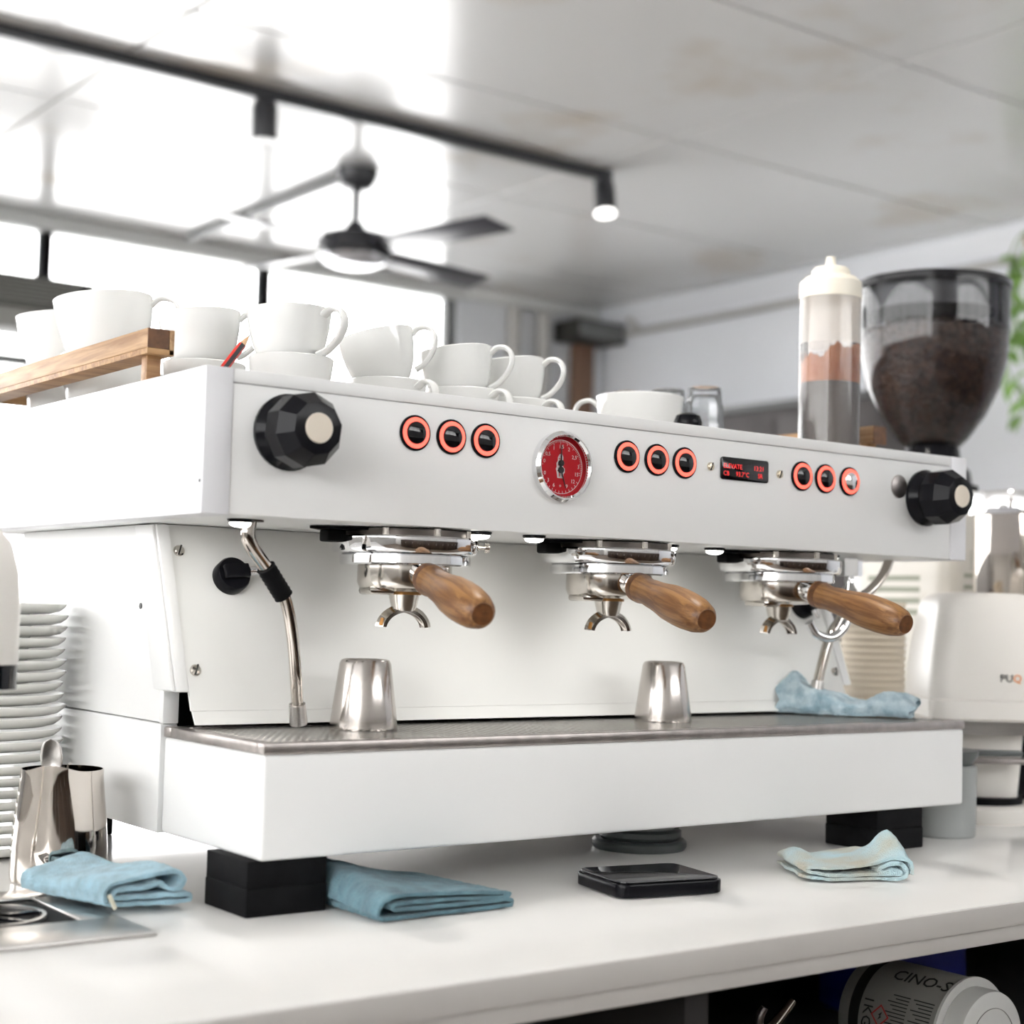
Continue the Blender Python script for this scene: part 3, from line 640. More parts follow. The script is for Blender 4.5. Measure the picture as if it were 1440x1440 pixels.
# cloth beside the milk pitcher (sweep runs back from the camera; rolled end faces front)
p1 = [(-0.028, 0.0035), (0.0, 0.003), (0.030, 0.0035), (0.0345, 0.005), (0.030, 0.0085), (0.0, 0.0085), (-0.022, 0.0085), (-0.027, 0.0115), (-0.020, 0.0150), (0.0, 0.0155), (0.008, 0.0190), (0.013, 0.0150), (0.020, 0.0135), (0.0265, 0.0165), (0.027, 0.0220), (0.021, 0.0265), (0.005, 0.0255), (-0.016, 0.0215), (-0.0305, 0.0190), (-0.0345, 0.0125), (-0.0330, 0.0050)]
def d1(u, v, wv):
    k = 1 + 0.10 * wv; return (u * k - 0.012 * wv, v * (1 - 0.12 * wv + 0.12 * math.sin(wv * 7)), wv * 0.118 + 0.012 * math.sin(u * 60) * (wv - 0.5))
tag(cloth(p1, 0.0032, 0.118, TR(-0.0185, 0.028, 0.0045) @ RZ(math.radians(6)), d1, 3).obj('folded_cloth', CLOTH), 'light blue terry cloth folded beside the steel milk pitcher', 'cloth', 'blue cleaning cloths')
B().box(-0.0016, 0.0016, -0.0008, 0.0008, 0, 0.0125, 0.0004, 1, TR(-0.0465, 0.0255, 0.0065) @ RY(-0.45)).obj('care_tag', HEM, bpy.data.objects['folded_cloth'])
# teal cloth behind the left foot
p2 = [(-0.062, 0.003), (0.0, 0.003), (0.058, 0.003), (0.064, 0.0048), (0.058, 0.0078), (0.0, 0.0085), (-0.045, 0.0095), (-0.052, 0.0120), (-0.045, 0.0140), (0.0, 0.0135), (0.050, 0.0105), (0.061, 0.0115), (0.054, 0.0140), (0.0, 0.0185), (-0.048, 0.0205), (-0.062, 0.0150), (-0.066, 0.0060)]
def d2(u, v, wv):
    return (u * (1 - 0.08 * wv) - 0.006 * wv, v * (0.95 + 0.75 * wv * max(0, (0.02 - u) / 0.08)) , wv * 0.112 + 0.010 * math.sin(u * 45 + 1) * wv)
tag(cloth(p2, 0.0030, 0.11, TR(0.180, -0.094, 0.0) @ RZ(math.radians(1)), d2, 11).obj('folded_cloth', CLOTHT), 'dark teal cloth folded flat on the counter beside the front foot and the black scale', 'cloth', 'blue cleaning cloths')
# pale stained cloth by the right foot
p3 = [(-0.050, 0.0045), (-0.020, 0.003), (0.030, 0.003), (0.044, 0.005), (0.046, 0.0105), (0.038, 0.0145), (0.022, 0.0115), (0.026, 0.0085), (0.036, 0.0095), (0.040, 0.0075), (0.0, 0.0065), (-0.030, 0.0070), (-0.046, 0.0095), (-0.046, 0.0125), (-0.020, 0.0130), (0.010, 0.0155), (0.036, 0.0180), (0.049, 0.0160), (0.051, 0.0080)]
def d3(u, v, wv):
    pk = math.exp(-((u - 0.040) / 0.016) ** 2) * math.exp(-((wv - 0.35) / 0.28) ** 2)
    pk2 = math.exp(-((u + 0.038) / 0.014) ** 2) * math.exp(-((wv - 0.75) / 0.25) ** 2)
    lift = max(0, v - 0.007) / 0.012
    return (u * (1 - 0.05 * wv) - 0.01 * wv, v + lift * (0.024 * pk + 0.013 * pk2), wv * 0.085 + 0.006 * math.sin(u * 70))
tag(cloth(p3, 0.0028, 0.085, TR(0.602, -0.146, 0.0) @ RZ(math.radians(-35)), d3, 23, amp=0.0026).obj('folded_cloth', CLOTHP), 'pale blue stained cloth crumpled on the counter in front of the right foot', 'cloth', 'blue cleaning cloths')
# rolled cloth on the tray
p4 = [(-0.014, 0.010), (-0.010, 0.0065), (-0.002, 0.006), (0.004, 0.0095), (0.002, 0.0140), (-0.006, 0.0150), (-0.0135, 0.0155), (-0.018, 0.0110), (-0.017, 0.0055), (-0.010, 0.0025), (0.004, 0.0022), (0.015, 0.0030), (0.021, 0.0075), (0.021, 0.0145), (0.014, 0.0195), (0.0, 0.0205), (-0.014, 0.0205), (-0.0225, 0.0160), (-0.0235, 0.0080), (-0.020, 0.0020)]
def d4(u, v, wv):
    pk = math.exp(-((wv - 0.88) / 0.10) ** 2) * math.exp(-((u - 0.002) / 0.020) ** 2); pk2 = math.exp(-((wv - 0.92) / 0.16) ** 2)
    lift = max(0, v - 0.008) / 0.012; tw = 0.35 * math.sin(wv * 2.2); lump = 0.0035 * math.sin(wv * 13 + u * 60)
    return (u * (1.10 - 0.15 * math.sin(wv * 5)) + v * tw * 0.4 + 0.004 * math.sin(wv * 8), v * (0.95 + 0.12 * math.sin(wv * 11)) + lift * (0.016 * pk + 0.010 * pk2 + lump), wv * 0.150 + 0.004 * math.sin(v * 300))
tag(cloth(p4, 0.0034, 0.15, TR(0.868, 0.004, 0.1347) @ RZ(math.radians(31)), d4, 31, amp=0.0032).obj('rolled_cloth', CLOTHM), 'mottled blue cloth rolled up on the right end of the drip tray', 'cloth', 'blue cleaning cloths')

# ================================================================== THINGS ON THE COUNTER
# black scale
sc = thing('coffee_scale', 'flat square black coffee scale with glossy top on the counter', 'scale', (0.407, -0.077, 0), math.radians(-11))
B().prism(rrect(0.106, 0.086, 0.012, 6), 0.001, 0.0125, 0.0018).obj('scale_body', BLACK, sc)
B().prism(rrect(0.101, 0.081, 0.010, 6), 0.0126, 0.0146, 0.0008).obj('scale_top', GLOSSBLK, sc)
for x in (-0.04, 0.04):
    for y in (-0.03, 0.03): B().lathe([(0, 0), (0.006, 0), (0.006, 0.0012), (0, 0.0012)], 12, TR(x, y, 0)).obj('rubber_foot', BLACKM, sc)
# stepped round stand under the machine
rs = thing('round_stand', 'dark grey stepped round stand on the counter under the machine', 'stand', (0.565, 0.115, 0))
B().lathe([(0, 0), (0.047, 0), (0.049, 0.003), (0.049, 0.008), (0.046, 0.0105), (0, 0.0105)], 48).obj('base_disc', DARKGREY, rs)
B().lathe([(0, 0.0105), (0.041, 0.0105), (0.0435, 0.014), (0.0435, 0.019), (0.040, 0.0215), (0, 0.0215)], 48).obj('upper_disc', DARKGREY, rs)
B().lathe([(0, 0.0215), (0.036, 0.0215), (0.036, 0.030), (0, 0.0315)], 40).obj('cap', GREYCUP, rs)
# saucers in a tall stack
sm = B().lathe([(0, 0.0012), (0.030, 0.0010), (0.032, 0.0), (0.035, 0.0), (0.036, 0.0012), (0.054, 0.0020), (0.0630, 0.0042), (0.0680, 0.0080), (0.0698, 0.0104), (0.0700, 0.0116), (0.0690, 0.0120), (0.065, 0.0098), (0.056, 0.0062), (0.036, 0.0044), (0, 0.0040)], 56).mesh('saucer', PLATE, 40)
for k in range(22):
    o = mk('saucer', sm); o.location = (-0.0305 + 0.0015 * math.sin(k * 1.7), 0.383 + 0.0018 * math.cos(k * 2.3), 0.0001 + 0.01075 * k); o.rotation_euler[2] = k * 0.7
    tag(o, 'white saucer in the tall stack beside the espresso machine', 'saucer', 'stacked white saucers')
# milk pitcher with spoon
mpx, mpy = -0.0225, 0.207
mp_ = thing('milk_pitcher', 'polished steel milk pitcher holding a spoon beside the stacked saucers', 'pitcher', (mpx, mpy, 0))
pit = B(); seg = 64; prof = [(0.0375, 0.0), (0.0405, 0.0015), (0.0412, 0.006), (0.0405, 0.030), (0.0388, 0.055), (0.0366, 0.075), (0.0352, 0.090), (0.0352, 0.0965)]
vs, fs = [], []
def pitr(r, z, a):
    s = max(0, (z - 0.045) / 0.05); d = math.cos(a - math.radians(-125))
    return r * (1 + 0.16 * s * max(0, d) ** 10), z + 0.006 * s * max(0, d) ** 8 - 0.001 * s
for side_ in (0, 1):
    for r, z in prof:
        for k in range(seg):
            a = 2 * PI * k / seg; rr, zz = pitr(r - 0.0011 * side_, z + 0.001 * side_ * (z < 0.01), a); vs.append((rr * math.cos(a), rr * math.sin(a), zz))
m_ = len(prof)
for side_ in (0, 1):
    for i in range(m_ - 1):
        for k in range(seg):
            a, b_ = side_ * m_ * seg + i * seg, side_ * m_ * seg + (i + 1) * seg
            fs.append((a + k, a + (k + 1) % seg, b_ + (k + 1) % seg, b_ + k))
for k in range(seg): fs.append(((m_ - 1) * seg + k, (m_ - 1) * seg + (k + 1) % seg, (2 * m_ - 1) * seg + (k + 1) % seg, (2 * m_ - 1) * seg + k))
fs.append(tuple(range(seg))); fs.append(tuple(m_ * seg + k for k in range(seg)))
pit.raw(vs, fs).obj('pitcher_body', MIRROR, mp_)
hd = Vector((math.cos(math.radians(62)), math.sin(math.radians(62)), 0))
B().tube([hd * 0.036 + Vector((0, 0, 0.084)), hd * 0.052 + Vector((0, 0, 0.090)), hd * 0.064 + Vector((0, 0, 0.078)), hd * 0.062 + Vector((0, 0, 0.050)), hd * 0.050 + Vector((0, 0, 0.026)), hd * 0.0405 + Vector((0, 0, 0.020))], 0.0042, 12, flat=(0, 0, 1)).obj('handle', MIRROR, mp_)
sp = thing('teaspoon', 'steel teaspoon standing bowl up in the milk pitcher', 'spoon', (mpx, mpy, 0.003))
vs, fs = [], []; n1, n2 = 14, 8
bowl_c = Vector((-0.014, -0.010, 0.103)); ax = Vector((-0.10, -0.06, 1)).normalized(); sd = Vector((0.8, -0.6, 0)); fr = ax.cross(sd)
for i in range(n1 + 1):
    t = -1 + 2 * i / n1; wv = 0.0098 * math.sqrt(max(0, 1 - t * t)) ** 0.9
    for j in range(n2 + 1):
        u = -1 + 2 * j / n2
        vs.append(bowl_c + ax * t * 0.017 + sd * u * wv + fr * (0.004 * (1 - u * u) * (1 - t * t)))
for i in range(n1):
    for j in range(n2): fs.append((i * (n2 + 1) + j, i * (n2 + 1) + j + 1, (i + 1) * (n2 + 1) + j + 1, (i + 1) * (n2 + 1) + j))
so = B().raw(vs, fs).obj('spoon_bowl', STEEL, sp, 80)
so.modifiers.new('thickness', 'SOLIDIFY').thickness = 0.0012
B().tube([bowl_c - ax * 0.0165, bowl_c - ax * 0.045, bowl_c - ax * 0.095], [0.0018, 0.0016, 0.0022], 10).obj('spoon_handle', STEEL, sp)
# pitcher rinser let into the counter
rn = thing('pitcher_rinser', 'steel pitcher rinser plate with black grid let into the counter', 'rinser', (0, 0, 0))
rb = B(); x0, x1, y0, y1 = -0.285, -0.047, -0.0525, 0.158
wx0, wx1, wy0, wy1 = -0.235, -0.077, 0.016, 0.122
rb.box(x0, x1, y0, wy0, 0.0002, 0.0032, 0.001).box(x0, x1, wy1, y1, 0.0002, 0.0032, 0.001).box(x0, wx0, wy0, wy1, 0.0002, 0.0032, 0.001).box(wx1, x1, wy0, wy1, 0.0002, 0.0032, 0.001)
rb.obj('rinser_plate', STEEL, rn)
B().box(wx0, wx1, wy0, wy1, 0.0001, 0.0010).obj('rinser_well', BLACKM, rn)
cx, cy = -0.132, 0.066
B().lathe([(0.0410, 0.001), (0.0440, 0.001), (0.0440, 0.0034), (0.0410, 0.0034)], 48, TR(cx, cy, 0), closed=True).obj('spray_ring', STEEL, rn)
for k in range(6): B().box(0, 0.0415, -0.0018, 0.0018, 0.001, 0.003, M=TR(cx, cy, 0) @ RZ(k * PI / 3)).obj('spray_arm', BLACK, rn)
B().lathe([(0, 0.001), (0.011, 0.001), (0.010, 0.006), (0, 0.007)], 24, TR(cx, cy, 0)).obj('nozzle', BLACK, rn)
# white milk tap over the rinser
tx, ty = -0.1505, 0.058
mt = thing('milk_tap', 'white dispensing tap with black nozzle band hanging over the rinser', 'tap', (-0.40, 0.16, 0))
off = TR(tx + 0.40, ty - 0.16, 0)
B().lathe([(0, 0.1925), (0.0295, 0.1925), (0.0300, 0.1950), (0.0298, 0.235), (0.0275, 0.262), (0.0215, 0.284), (0.010, 0.297), (0, 0.300)], 44, off).obj('tap_head', PQ, mt)
B().lathe([(0.022, 0.1920), (0.0295, 0.1920), (0.0293, 0.1740), (0.022, 0.1740)], 44, off, closed=True).obj('nozzle_band', GLOSSBLK, mt)
B().tube([(0, 0, 0), (0, 0, 0.18), (0.012, -0.004, 0.255), (0.07, -0.030, 0.290), (tx + 0.40 - 0.03, ty - 0.16 + 0.012, 0.270), (tx + 0.40 - 0.012, ty - 0.16 + 0.004, 0.262)], [0.022, 0.022, 0.021, 0.019, 0.018, 0.017], 20).obj('tap_column', PQ, mt)
B().lathe([(0, 0), (0.040, 0), (0.040, 0.006), (0.026, 0.012), (0, 0.012)], 36).obj('base_flange', STEEL, mt)

# ================================================================== THINGS ON THE MACHINE TOP
ZTOP = 0.4126
def cup_meshes(r, hh):
    o = [(0, 0.0016), (r * 0.44, 0.0016), (r * 0.46, 0), (r * 0.52, 0), (r * 0.54, 0.003), (r * 0.68, hh * 0.14), (r * 0.84, hh * 0.38), (r * 0.95, hh * 0.70), (r, hh - 0.001), (r - 0.001, hh), (r - 0.0030, hh - 0.0008), (r * 0.95 - 0.0042, hh * 0.68), (r * 0.84 - 0.0046, hh * 0.38), (r * 0.64, hh * 0.16), (r * 0.40, hh * 0.11), (0, hh * 0.10)]
    body = B().lathe(o, 52).mesh('cup_body', CERAMIC, 50)
    pts = [(r * 0.95, 0, hh * 0.86), (r * 1.16, 0, hh * 0.95), (r * 1.42, 0, hh * 0.90), (r * 1.52, 0, hh * 0.72), (r * 1.40, 0, hh * 0.50), (r * 1.10, 0, hh * 0.30), (r * 0.84, 0, hh * 0.22)]
    hm = B().tube(pts, [0.0048, 0.0046, 0.0044, 0.0044, 0.0044, 0.0046, 0.0052], 14, flat=(0, 1, 0)).mesh('handle', CERAMIC, 50)
    return body, hm
BIG, MED = cup_meshes(0.0500, 0.078), cup_meshes(0.0390, 0.056)
def cup(kind, x, y, z, ang, label, tilt=0.0, tdir=None):
    """tilt: handle side raised by this angle (degrees)"""
    t = thing('coffee_cup', label, 'cup', (x, y, z), 0, 'white cups on the machine top')
    a = math.radians(ang); ax = Vector((math.cos(a), math.sin(a), 0)); k = Vector((0, 0, 1)).cross(ax)
    M = TR(x, y, z) @ Matrix.Rotation(-math.radians(tilt), 4, k) @ RZ(a)
    t.matrix_world = M
    mk('cup_body', kind[0], t); mk('handle', kind[1], t)
    return t
def stack(kind, x, y, rise, tilt, la, lb, a1=-36, a2=-36):
    cup(kind, x, y, ZTOP, a2, lb)
    cup(kind, x - 0.002, y, ZTOP + rise, a1, la, tilt)
stack(BIG, 0.0850, 0.400, 0.0600, 6, 'large white cup on top of another just behind the wooden rail end', 'large white cup below another just behind the wooden rail end', -34, 60)
stack(BIG, 0.0850, 0.508, 0.0570, 6, 'large white cup near the rear of the wooden rail, upper of two', 'large white cup near the rear of the wooden rail, lower of two', 0, 20)
stack(MED, 0.112, 0.238, 0.0480, 5, 'white cup behind the red and black pencil, upper of two', 'white cup behind the red and black pencil, lower of two', -30, 60)
stack(MED, 0.154, 0.145, 0.0440, 2, 'white cup between the pencil and the sharply tilted cup, upper of two', 'white cup between the pencil and the sharply tilted cup, lower of two', -62, 60)
stack(MED, 0.297, 0.205, 0.0480, 14, 'white cup tilted sharply in the cup below it', 'white cup holding the sharply tilted cup', -38, -70)
stack(MED, 0.388, 0.205, 0.0420, 8, 'white cup above the third button, slightly tilted, upper of two', 'white cup above the third button, lower of two', -45, -70)
stack(MED, 0.474, 0.228, 0.0420, 7, 'white cup above the pressure gauge, upper of two', 'white cup above the pressure gauge, lower of two', -48, -70)
cup(MED, 0.538, 0.285, ZTOP + 0.0005, -40, 'single white cup beside the stacked cups above the gauge', 0)
cup(MED, 0.590, 0.360, ZTOP + 0.0005, -40, 'single white cup standing behind the other single cup', 0)
cup(BIG, 0.650, 0.225, ZTOP, 130, 'wide white cup standing alone in front of the glass tumblers', 0)
# pencil
pn = thing('pencil', 'red and black striped pencil leaning against the white cups', 'pencil', (0.0655, 0.093, ZTOP))
d = Vector((0.0212, 0.004, 0.0285)); d0 = Vector((-0.012, -0.002, 0.004)); dn = d.normalized()
st = Vector((-0.022, 0.004, 0.0045))
tipp = Vector((0.0885 - 0.0655, 0.1 - 0.093, 0.477 - ZTOP))
dn = (tipp - st).normalized(); Lp = (tipp - st).length
Mp = frame(st, dn, (0, -1, 0.3))
hexr = 0.0037
for k in range(6):
    a0, a1 = PI / 6 + k * PI / 3, PI / 6 + (k + 1) * PI / 3
    pl = [(0, 0), (hexr * math.cos(a0), hexr * math.sin(a0)), (hexr * math.cos(a1), hexr * math.sin(a1))]
    B().prism(pl, 0, Lp - 0.013, M=Mp).obj('painted_side', PENR if k % 2 == 0 else PENB, pn)
B().lathe([(0.0035, Lp - 0.013), (0.0009, Lp - 0.003), (0, Lp - 0.003)], 12, Mp).obj('sharpened_wood', PENW, pn)
B().lathe([(0.0009, Lp - 0.003), (0.0002, Lp), (0, Lp)], 10, Mp).obj('lead', INK, pn)
# tamper with black ball knob
tm = thing('tamper', 'tamper with black ball knob standing by the glass tumblers', 'tamper', (0.634, 0.127, ZTOP))
B().lathe([(0, 0), (0.026, 0), (0.026, 0.008), (0.010, 0.013), (0.006, 0.016), (0, 0.016)], 36).obj('tamper_base', STEEL, tm)
B().lathe([(0, 0.015), (0.007, 0.015), (0.008, 0.024), (0.014, 0.032), (0.0158, 0.039), (0.0130, 0.0465), (0.006, 0.050), (0, 0.0505)], 30).obj('tamper_knob', BLACK, tm)
# glass tumblers upside down
gm = B().lathe([(0.0245, 0), (0.0252, 0.001), (0.0215, 0.070), (0.0185, 0.0905), (0.0165, 0.092), (0, 0.092), (0, 0.084), (0.015, 0.083), (0.0185, 0.076), (0.0232, 0.0005)], 12).mesh('tumbler', GLASSM, 12)
for (x, y, s, la) in ((0.742, 0.215, 1.06, 'clear faceted glass tumbler turned upside down beside the tamper'), (0.760, 0.300, 1.14, 'clear glass tumbler turned upside down behind the wide white cup, near the tamper'), (0.705, 0.310, 1.06, 'clear glass tumbler turned upside down near the single cups')):
    o = mk('glass_tumbler', gm); o.location = (x, y, ZTOP); o.scale = (s, s, s); tag(o, la, 'glass', 'upturned glass tumblers')
# squeeze bottle
qb = thing('squeeze_bottle', 'clear squeeze bottle of dark syrup with ivory nozzle cap', 'bottle', (0.8535, 0.122, ZTOP))
rb_ = 0.0355
B().lathe([(0, 0.0), (rb_ - 0.003, 0.0), (rb_, 0.003), (rb_, 0.150)], 48).obj('bottle_wall', MILKY, qb)
B().lathe([(rb_, 0.150), (rb_, 0.206)], 48).obj('bottle_shoulder', MILKYUP, qb)
B().lathe([(0, 0.005), (rb_ - 0.0008, 0.005), (rb_ - 0.0008, 0.104), (0, 0.104)], 48).obj('syrup', LIQ, qb)
vs, fs = [], []; n = 96
for k in range(n):
    a = 2 * PI * k / n
    tp = 0.136 + 0.010 * noise.noise(Vector((math.cos(a) * 1.6, math.sin(a) * 1.6, 2.2))) * 1.8 + 0.006 * noise.noise(Vector((math.cos(a) * 9, math.sin(a) * 9, 5))) + 0.010 * math.cos(a + 0.6)
    for r, z in ((rb_ - 0.0006, 0.1042), (rb_ - 0.0006, tp), (rb_ - 0.0024, tp), (rb_ - 0.0024, 0.1042)): vs.append((r * math.cos(a), r * math.sin(a), z))
for k in range(n):
    b0, b1 = 4 * k, 4 * ((k + 1) % n)
    for j in range(4): fs.append((b0 + j, b1 + j, b1 + (j + 1) % 4, b0 + (j + 1) % 4))
B().raw(vs, fs).obj('residue', FILM, qb)
B().lathe([(rb_ + 0.0008, 0.204), (rb_ + 0.0008, 0.2235), (rb_ - 0.006, 0.2300), (0.0225, 0.2315), (0.0225, 0.2375), (0.0195, 0.2415), (0.0078, 0.2430), (0.0064, 0.2450), (0.0054, 0.2550), (0, 0.2555)], 44).obj('nozzle_cap', CAPM, qb)

# ================================================================== RIGHT END OF THE COUNTER
# ivory grinder with clear hopper
GXc, GYc = 1.455, 0.45
gd = thing('coffee_grinder', 'ivory coffee grinder with a clear hopper full of roasted beans', 'grinder', (GXc, GYc, 0))
B().prism(rrect(0.165, 0.20, 0.03, 5), 0.03, 0.44, 0.008).obj('grinder_body', GRW, gd)
B().prism(rrect(0.19, 0.24, 0.035, 5), 0.0, 0.03, 0.004).obj('grinder_base', GRW, gd)
B().lathe([(0, 0.44), (0.070, 0.44), (0.070, 0.452), (0, 0.452)], 40).obj('body_top', BLACKM, gd)
B().lathe([(0, 0.452), (0.062, 0.452), (0.058, 0.475), (0.044, 0.492), (0.040, 0.520), (0, 0.520)], 40).obj('hopper_neck', BLACK, gd)
for k in range(4): B().box(-0.0828, -0.0822, -0.045 + 0, 0.055, 0.252 + 0.017 * k, 0.260 + 0.017 * k).obj('vent_slot', VENT, gd)
for k in range(4): B().box(-0.05 + 0, 0.055, -0.1006, -0.1000, 0.258 + 0.017 * k, 0.264 + 0.017 * k).obj('vent_slot', VENT, gd)
for k in range(5): B().box(-0.035, 0.005, -0.1004, -0.1000, 0.322 + 0.006 * k, 0.3245 + 0.006 * k).obj('vent_slot', VENT, gd)
hp = [(0.040, 0.512), (0.055, 0.527), (0.080, 0.562), (0.101, 0.605), (0.1125, 0.650), (0.1165, 0.700), (0.1165, 0.762)]
B().lathe(hp, 56).obj('hopper', HOPPER, gd)
B().lathe([(0, 0.772), (0.119, 0.772), (0.1195, 0.7685), (0.1195, 0.7610), (0.117, 0.7605), (0.1140, 0.7605), (0.1140, 0.7645), (0, 0.766)], 56).obj('hopper_lid', GLOSSBLK, gd)
B().lathe([(0.098, 0.7644), (0.098, 0.7260), (0.096, 0.7260), (0.096, 0.7644)], 56, closed=True).obj('lid_skirt', mat('charcoal_skirt', (0.03, 0.03, 0.034), 0.3), gd)
core = [(0, 0.521), (0.042, 0.521), (0.049, 0.529), (0.0735, 0.563), (0.0945, 0.606), (0.1062, 0.650), (0.1102, 0.692), (0.06, 0.700), (0, 0.702)]
bo = B().lathe(core, 40).obj('bean_mass', BEAN, gd)
bb = B(); rnd = random.Random(3)
cv = [Vector(v) for v in [(1, 0, 0), (0.5, 0.8, 0), (-0.5, 0.8, 0), (-1, 0, 0), (-0.5, -0.8, 0), (0.5, -0.8, 0), (0, 0, 0.62), (0, 0, -0.5)]]
cf = [(0, 1, 6), (1, 2, 6), (2, 3, 6), (3, 4, 6), (4, 5, 6), (5, 0, 6), (1, 0, 7), (2, 1, 7), (3, 2, 7), (4, 3, 7), (5, 4, 7), (0, 5, 7)]
vs, fs = [], []
def bean(p, nrm):
    M = frame(p, nrm, (rnd.uniform(-1, 1), rnd.uniform(-1, 1), rnd.uniform(-1, 1))); s = rnd.uniform(0.0042, 0.0056); b0 = len(vs)
    vs.extend([M @ (c * s) for c in cv]); fs.extend([tuple(b0 + i for i in f) for f in cf])
for _ in range(3600):
    t = rnd.random(); i = rnd.choice([1, 2, 3, 3, 4, 4, 4, 5, 5, 5]); r0, z0 = core[i]; r1, z1 = core[i + 1]
    r = r0 + (r1 - r0) * t; z = z0 + (z1 - z0) * t; a = rnd.uniform(0, 2 * PI)
    bean((r * math.cos(a) * 1.004, r * math.sin(a) * 1.004, z), (math.cos(a), math.sin(a), (r0 - r1) / max(z1 - z0, 1e-3) + rnd.uniform(-.3, .3)))
for _ in range(900):
    r = 0.107 * math.sqrt(rnd.random()); a = rnd.uniform(0, 2 * PI); bean((r * math.cos(a), r * math.sin(a), 0.697 + rnd.uniform(-0.002, 0.005)), (rnd.uniform(-.4, .4), rnd.uniform(-.4, .4), 1))
beans = B().raw(vs, fs).obj('coffee_beans', BEAN, gd, 60); beans['kind'] = 'stuff'
# polished steel grinder
g2 = thing('steel_grinder', 'polished steel grinder with ribbed cylinder behind the white tamping press', 'grinder', (1.392, 0.238, 0))
B().prism(rrect(0.13, 0.13, 0.02, 4), 0, 0.03, 0.004).obj('grinder_base', BLACK, g2)
B().lathe([(0, 0.03), (0.045, 0.03), (0.045, 0.20), (0, 0.20)], 40).obj('grinder_column', BLACK, g2)
B().lathe([(0.040, 0.20), (0.050, 0.235), (0.064, 0.268), (0.069, 0.290), (0.069, 0.395), (0, 0.395)], 48).obj('grinder_drum', MIRROR, g2)
B().lathe([(0, 0.395), (0.078, 0.395), (0.0785, 0.398), (0.0785, 0.424), (0.076, 0.428), (0, 0.430)], 48).obj('drum_cap', CHROME, g2)
B().tube([(-0.05, -0.05, 0.30), (-0.058, -0.058, 0.26), (-0.052, -0.052, 0.22)], 0.010, 14).obj('chute', BLACK, g2)
# white tamping press
pq = thing('tamping_press', 'rounded white automatic tamping press on a steel column', 'tamping press', (1.112, 0.105, 0), math.radians(-37))
def loft(sections, n=6):
    vs, fs = [], []
    for z, w_, d_, r in sections:
        vs += [(x, y, z) for x, y in rrect(w_, d_, r, n)]
    q = 4 * (n + 1); m = len(sections)
    for i in range(m - 1):
        for k in range(q): fs.append((i * q + k, i * q + (k + 1) % q, (i + 1) * q + (k + 1) % q, (i + 1) * q + k))
    fs.append(tuple(range(q - 1, -1, -1))); fs.append(tuple((m - 1) * q + k for k in range(q)))
    return B().raw(vs, fs)
loft([(0.150, 0.150, 0.160, 0.03), (0.160, 0.152, 0.162, 0.03), (0.200, 0.146, 0.158, 0.03), (0.250, 0.130, 0.146, 0.03), (0.268, 0.122, 0.138, 0.03), (0.276, 0.108, 0.124, 0.028), (0.279, 0.080, 0.100, 0.02)]).obj('press_head', PQ, pq)
loft([(0.124, 0.146, 0.156, 0.03), (0.127, 0.152, 0.162, 0.03), (0.148, 0.153, 0.163, 0.03), (0.1498, 0.150, 0.160, 0.03)]).obj('head_band', PQ, pq)
loft([(0.108, 0.128, 0.138, 0.03), (0.1238, 0.130, 0.140, 0.03)]).obj('steel_collar', STEEL, pq)
loft([(0.030, 0.090, 0.070, 0.02), (0.108, 0.100, 0.080, 0.02)]).obj('press_column', PQ, pq)
B().lathe([(0, 0), (0.070, 0), (0.072, 0.004), (0.072, 0.018), (0.068, 0.022), (0, 0.022)], 44).obj('base_disc', PQ, pq)
B().lathe([(0, 0.022), (0.055, 0.022), (0.055, 0.030), (0, 0.030)], 40).obj('base_ring', BLACKM, pq)
B().prism([(-0.055, -0.075), (0.055, -0.075), (0.040, -0.030), (-0.040, -0.030)], 0.074, 0.080, 0.002).obj('fork', STEELDK, pq)
FRN = Matrix(((1, 0, 0, 0), (0, 0, -1, 0), (0, 1, 0, 0), (0, 0, 0, 1)))
text('press_lettering', 'PU', 0.013, INK, TR(0.0115, -0.0816, 0.176) @ FRN @ RX(0.03), pq, 0.0003)
text('press_lettering', 'Q', 0.013, ORANGEINK, TR(0.0245, -0.0816, 0.176) @ FRN @ RX(0.03), pq, 0.0003)
# grey knock box with spout
kb = thing('grey_canister', 'grey canister with spouted dark lid behind the right front foot', 'canister', (0.947, 0.030, 0))
B().lathe([(0, 0), (0.037, 0), (0.0385, 0.002), (0.0395, 0.078), (0.0375, 0.080), (0, 0.080)], 40).obj('canister_body', GREYCUP, kb)
ld_ = B().lathe([(0, 0.080), (0.034, 0.080), (0.041, 0.092), (0.042, 0.097), (0, 0.097)], 40)
ld_.prism([(0.020, -0.024), (0.075, -0.056), (0.085, -0.048), (0.034, 0.006)], 0.090, 0.0965, 0.002)
ld_.obj('canister_lid', DARKGREY, kb)
# stack of cream paper cups
pm = B().lathe([(0, 0.001), (0.0300, 0.001), (0.0300, 0), (0.0305, 0), (0.0425, 0.0965), (0.0440, 0.0970), (0.0446, 0.0990), (0.0436, 0.1010), (0.0421, 0.1000), (0.0301, 0.0016), (0, 0.0014)], 36).mesh('paper_cup', PAPER, 40)
for k in range(19):
    o = mk('paper_cup', pm); o.location = (1.150, 0.305, 0.0001 + 0.0092 * k)
    tag(o, 'cream paper cup nested in the tall stack behind the rolled cloth', 'paper cup', 'stacked paper cups')

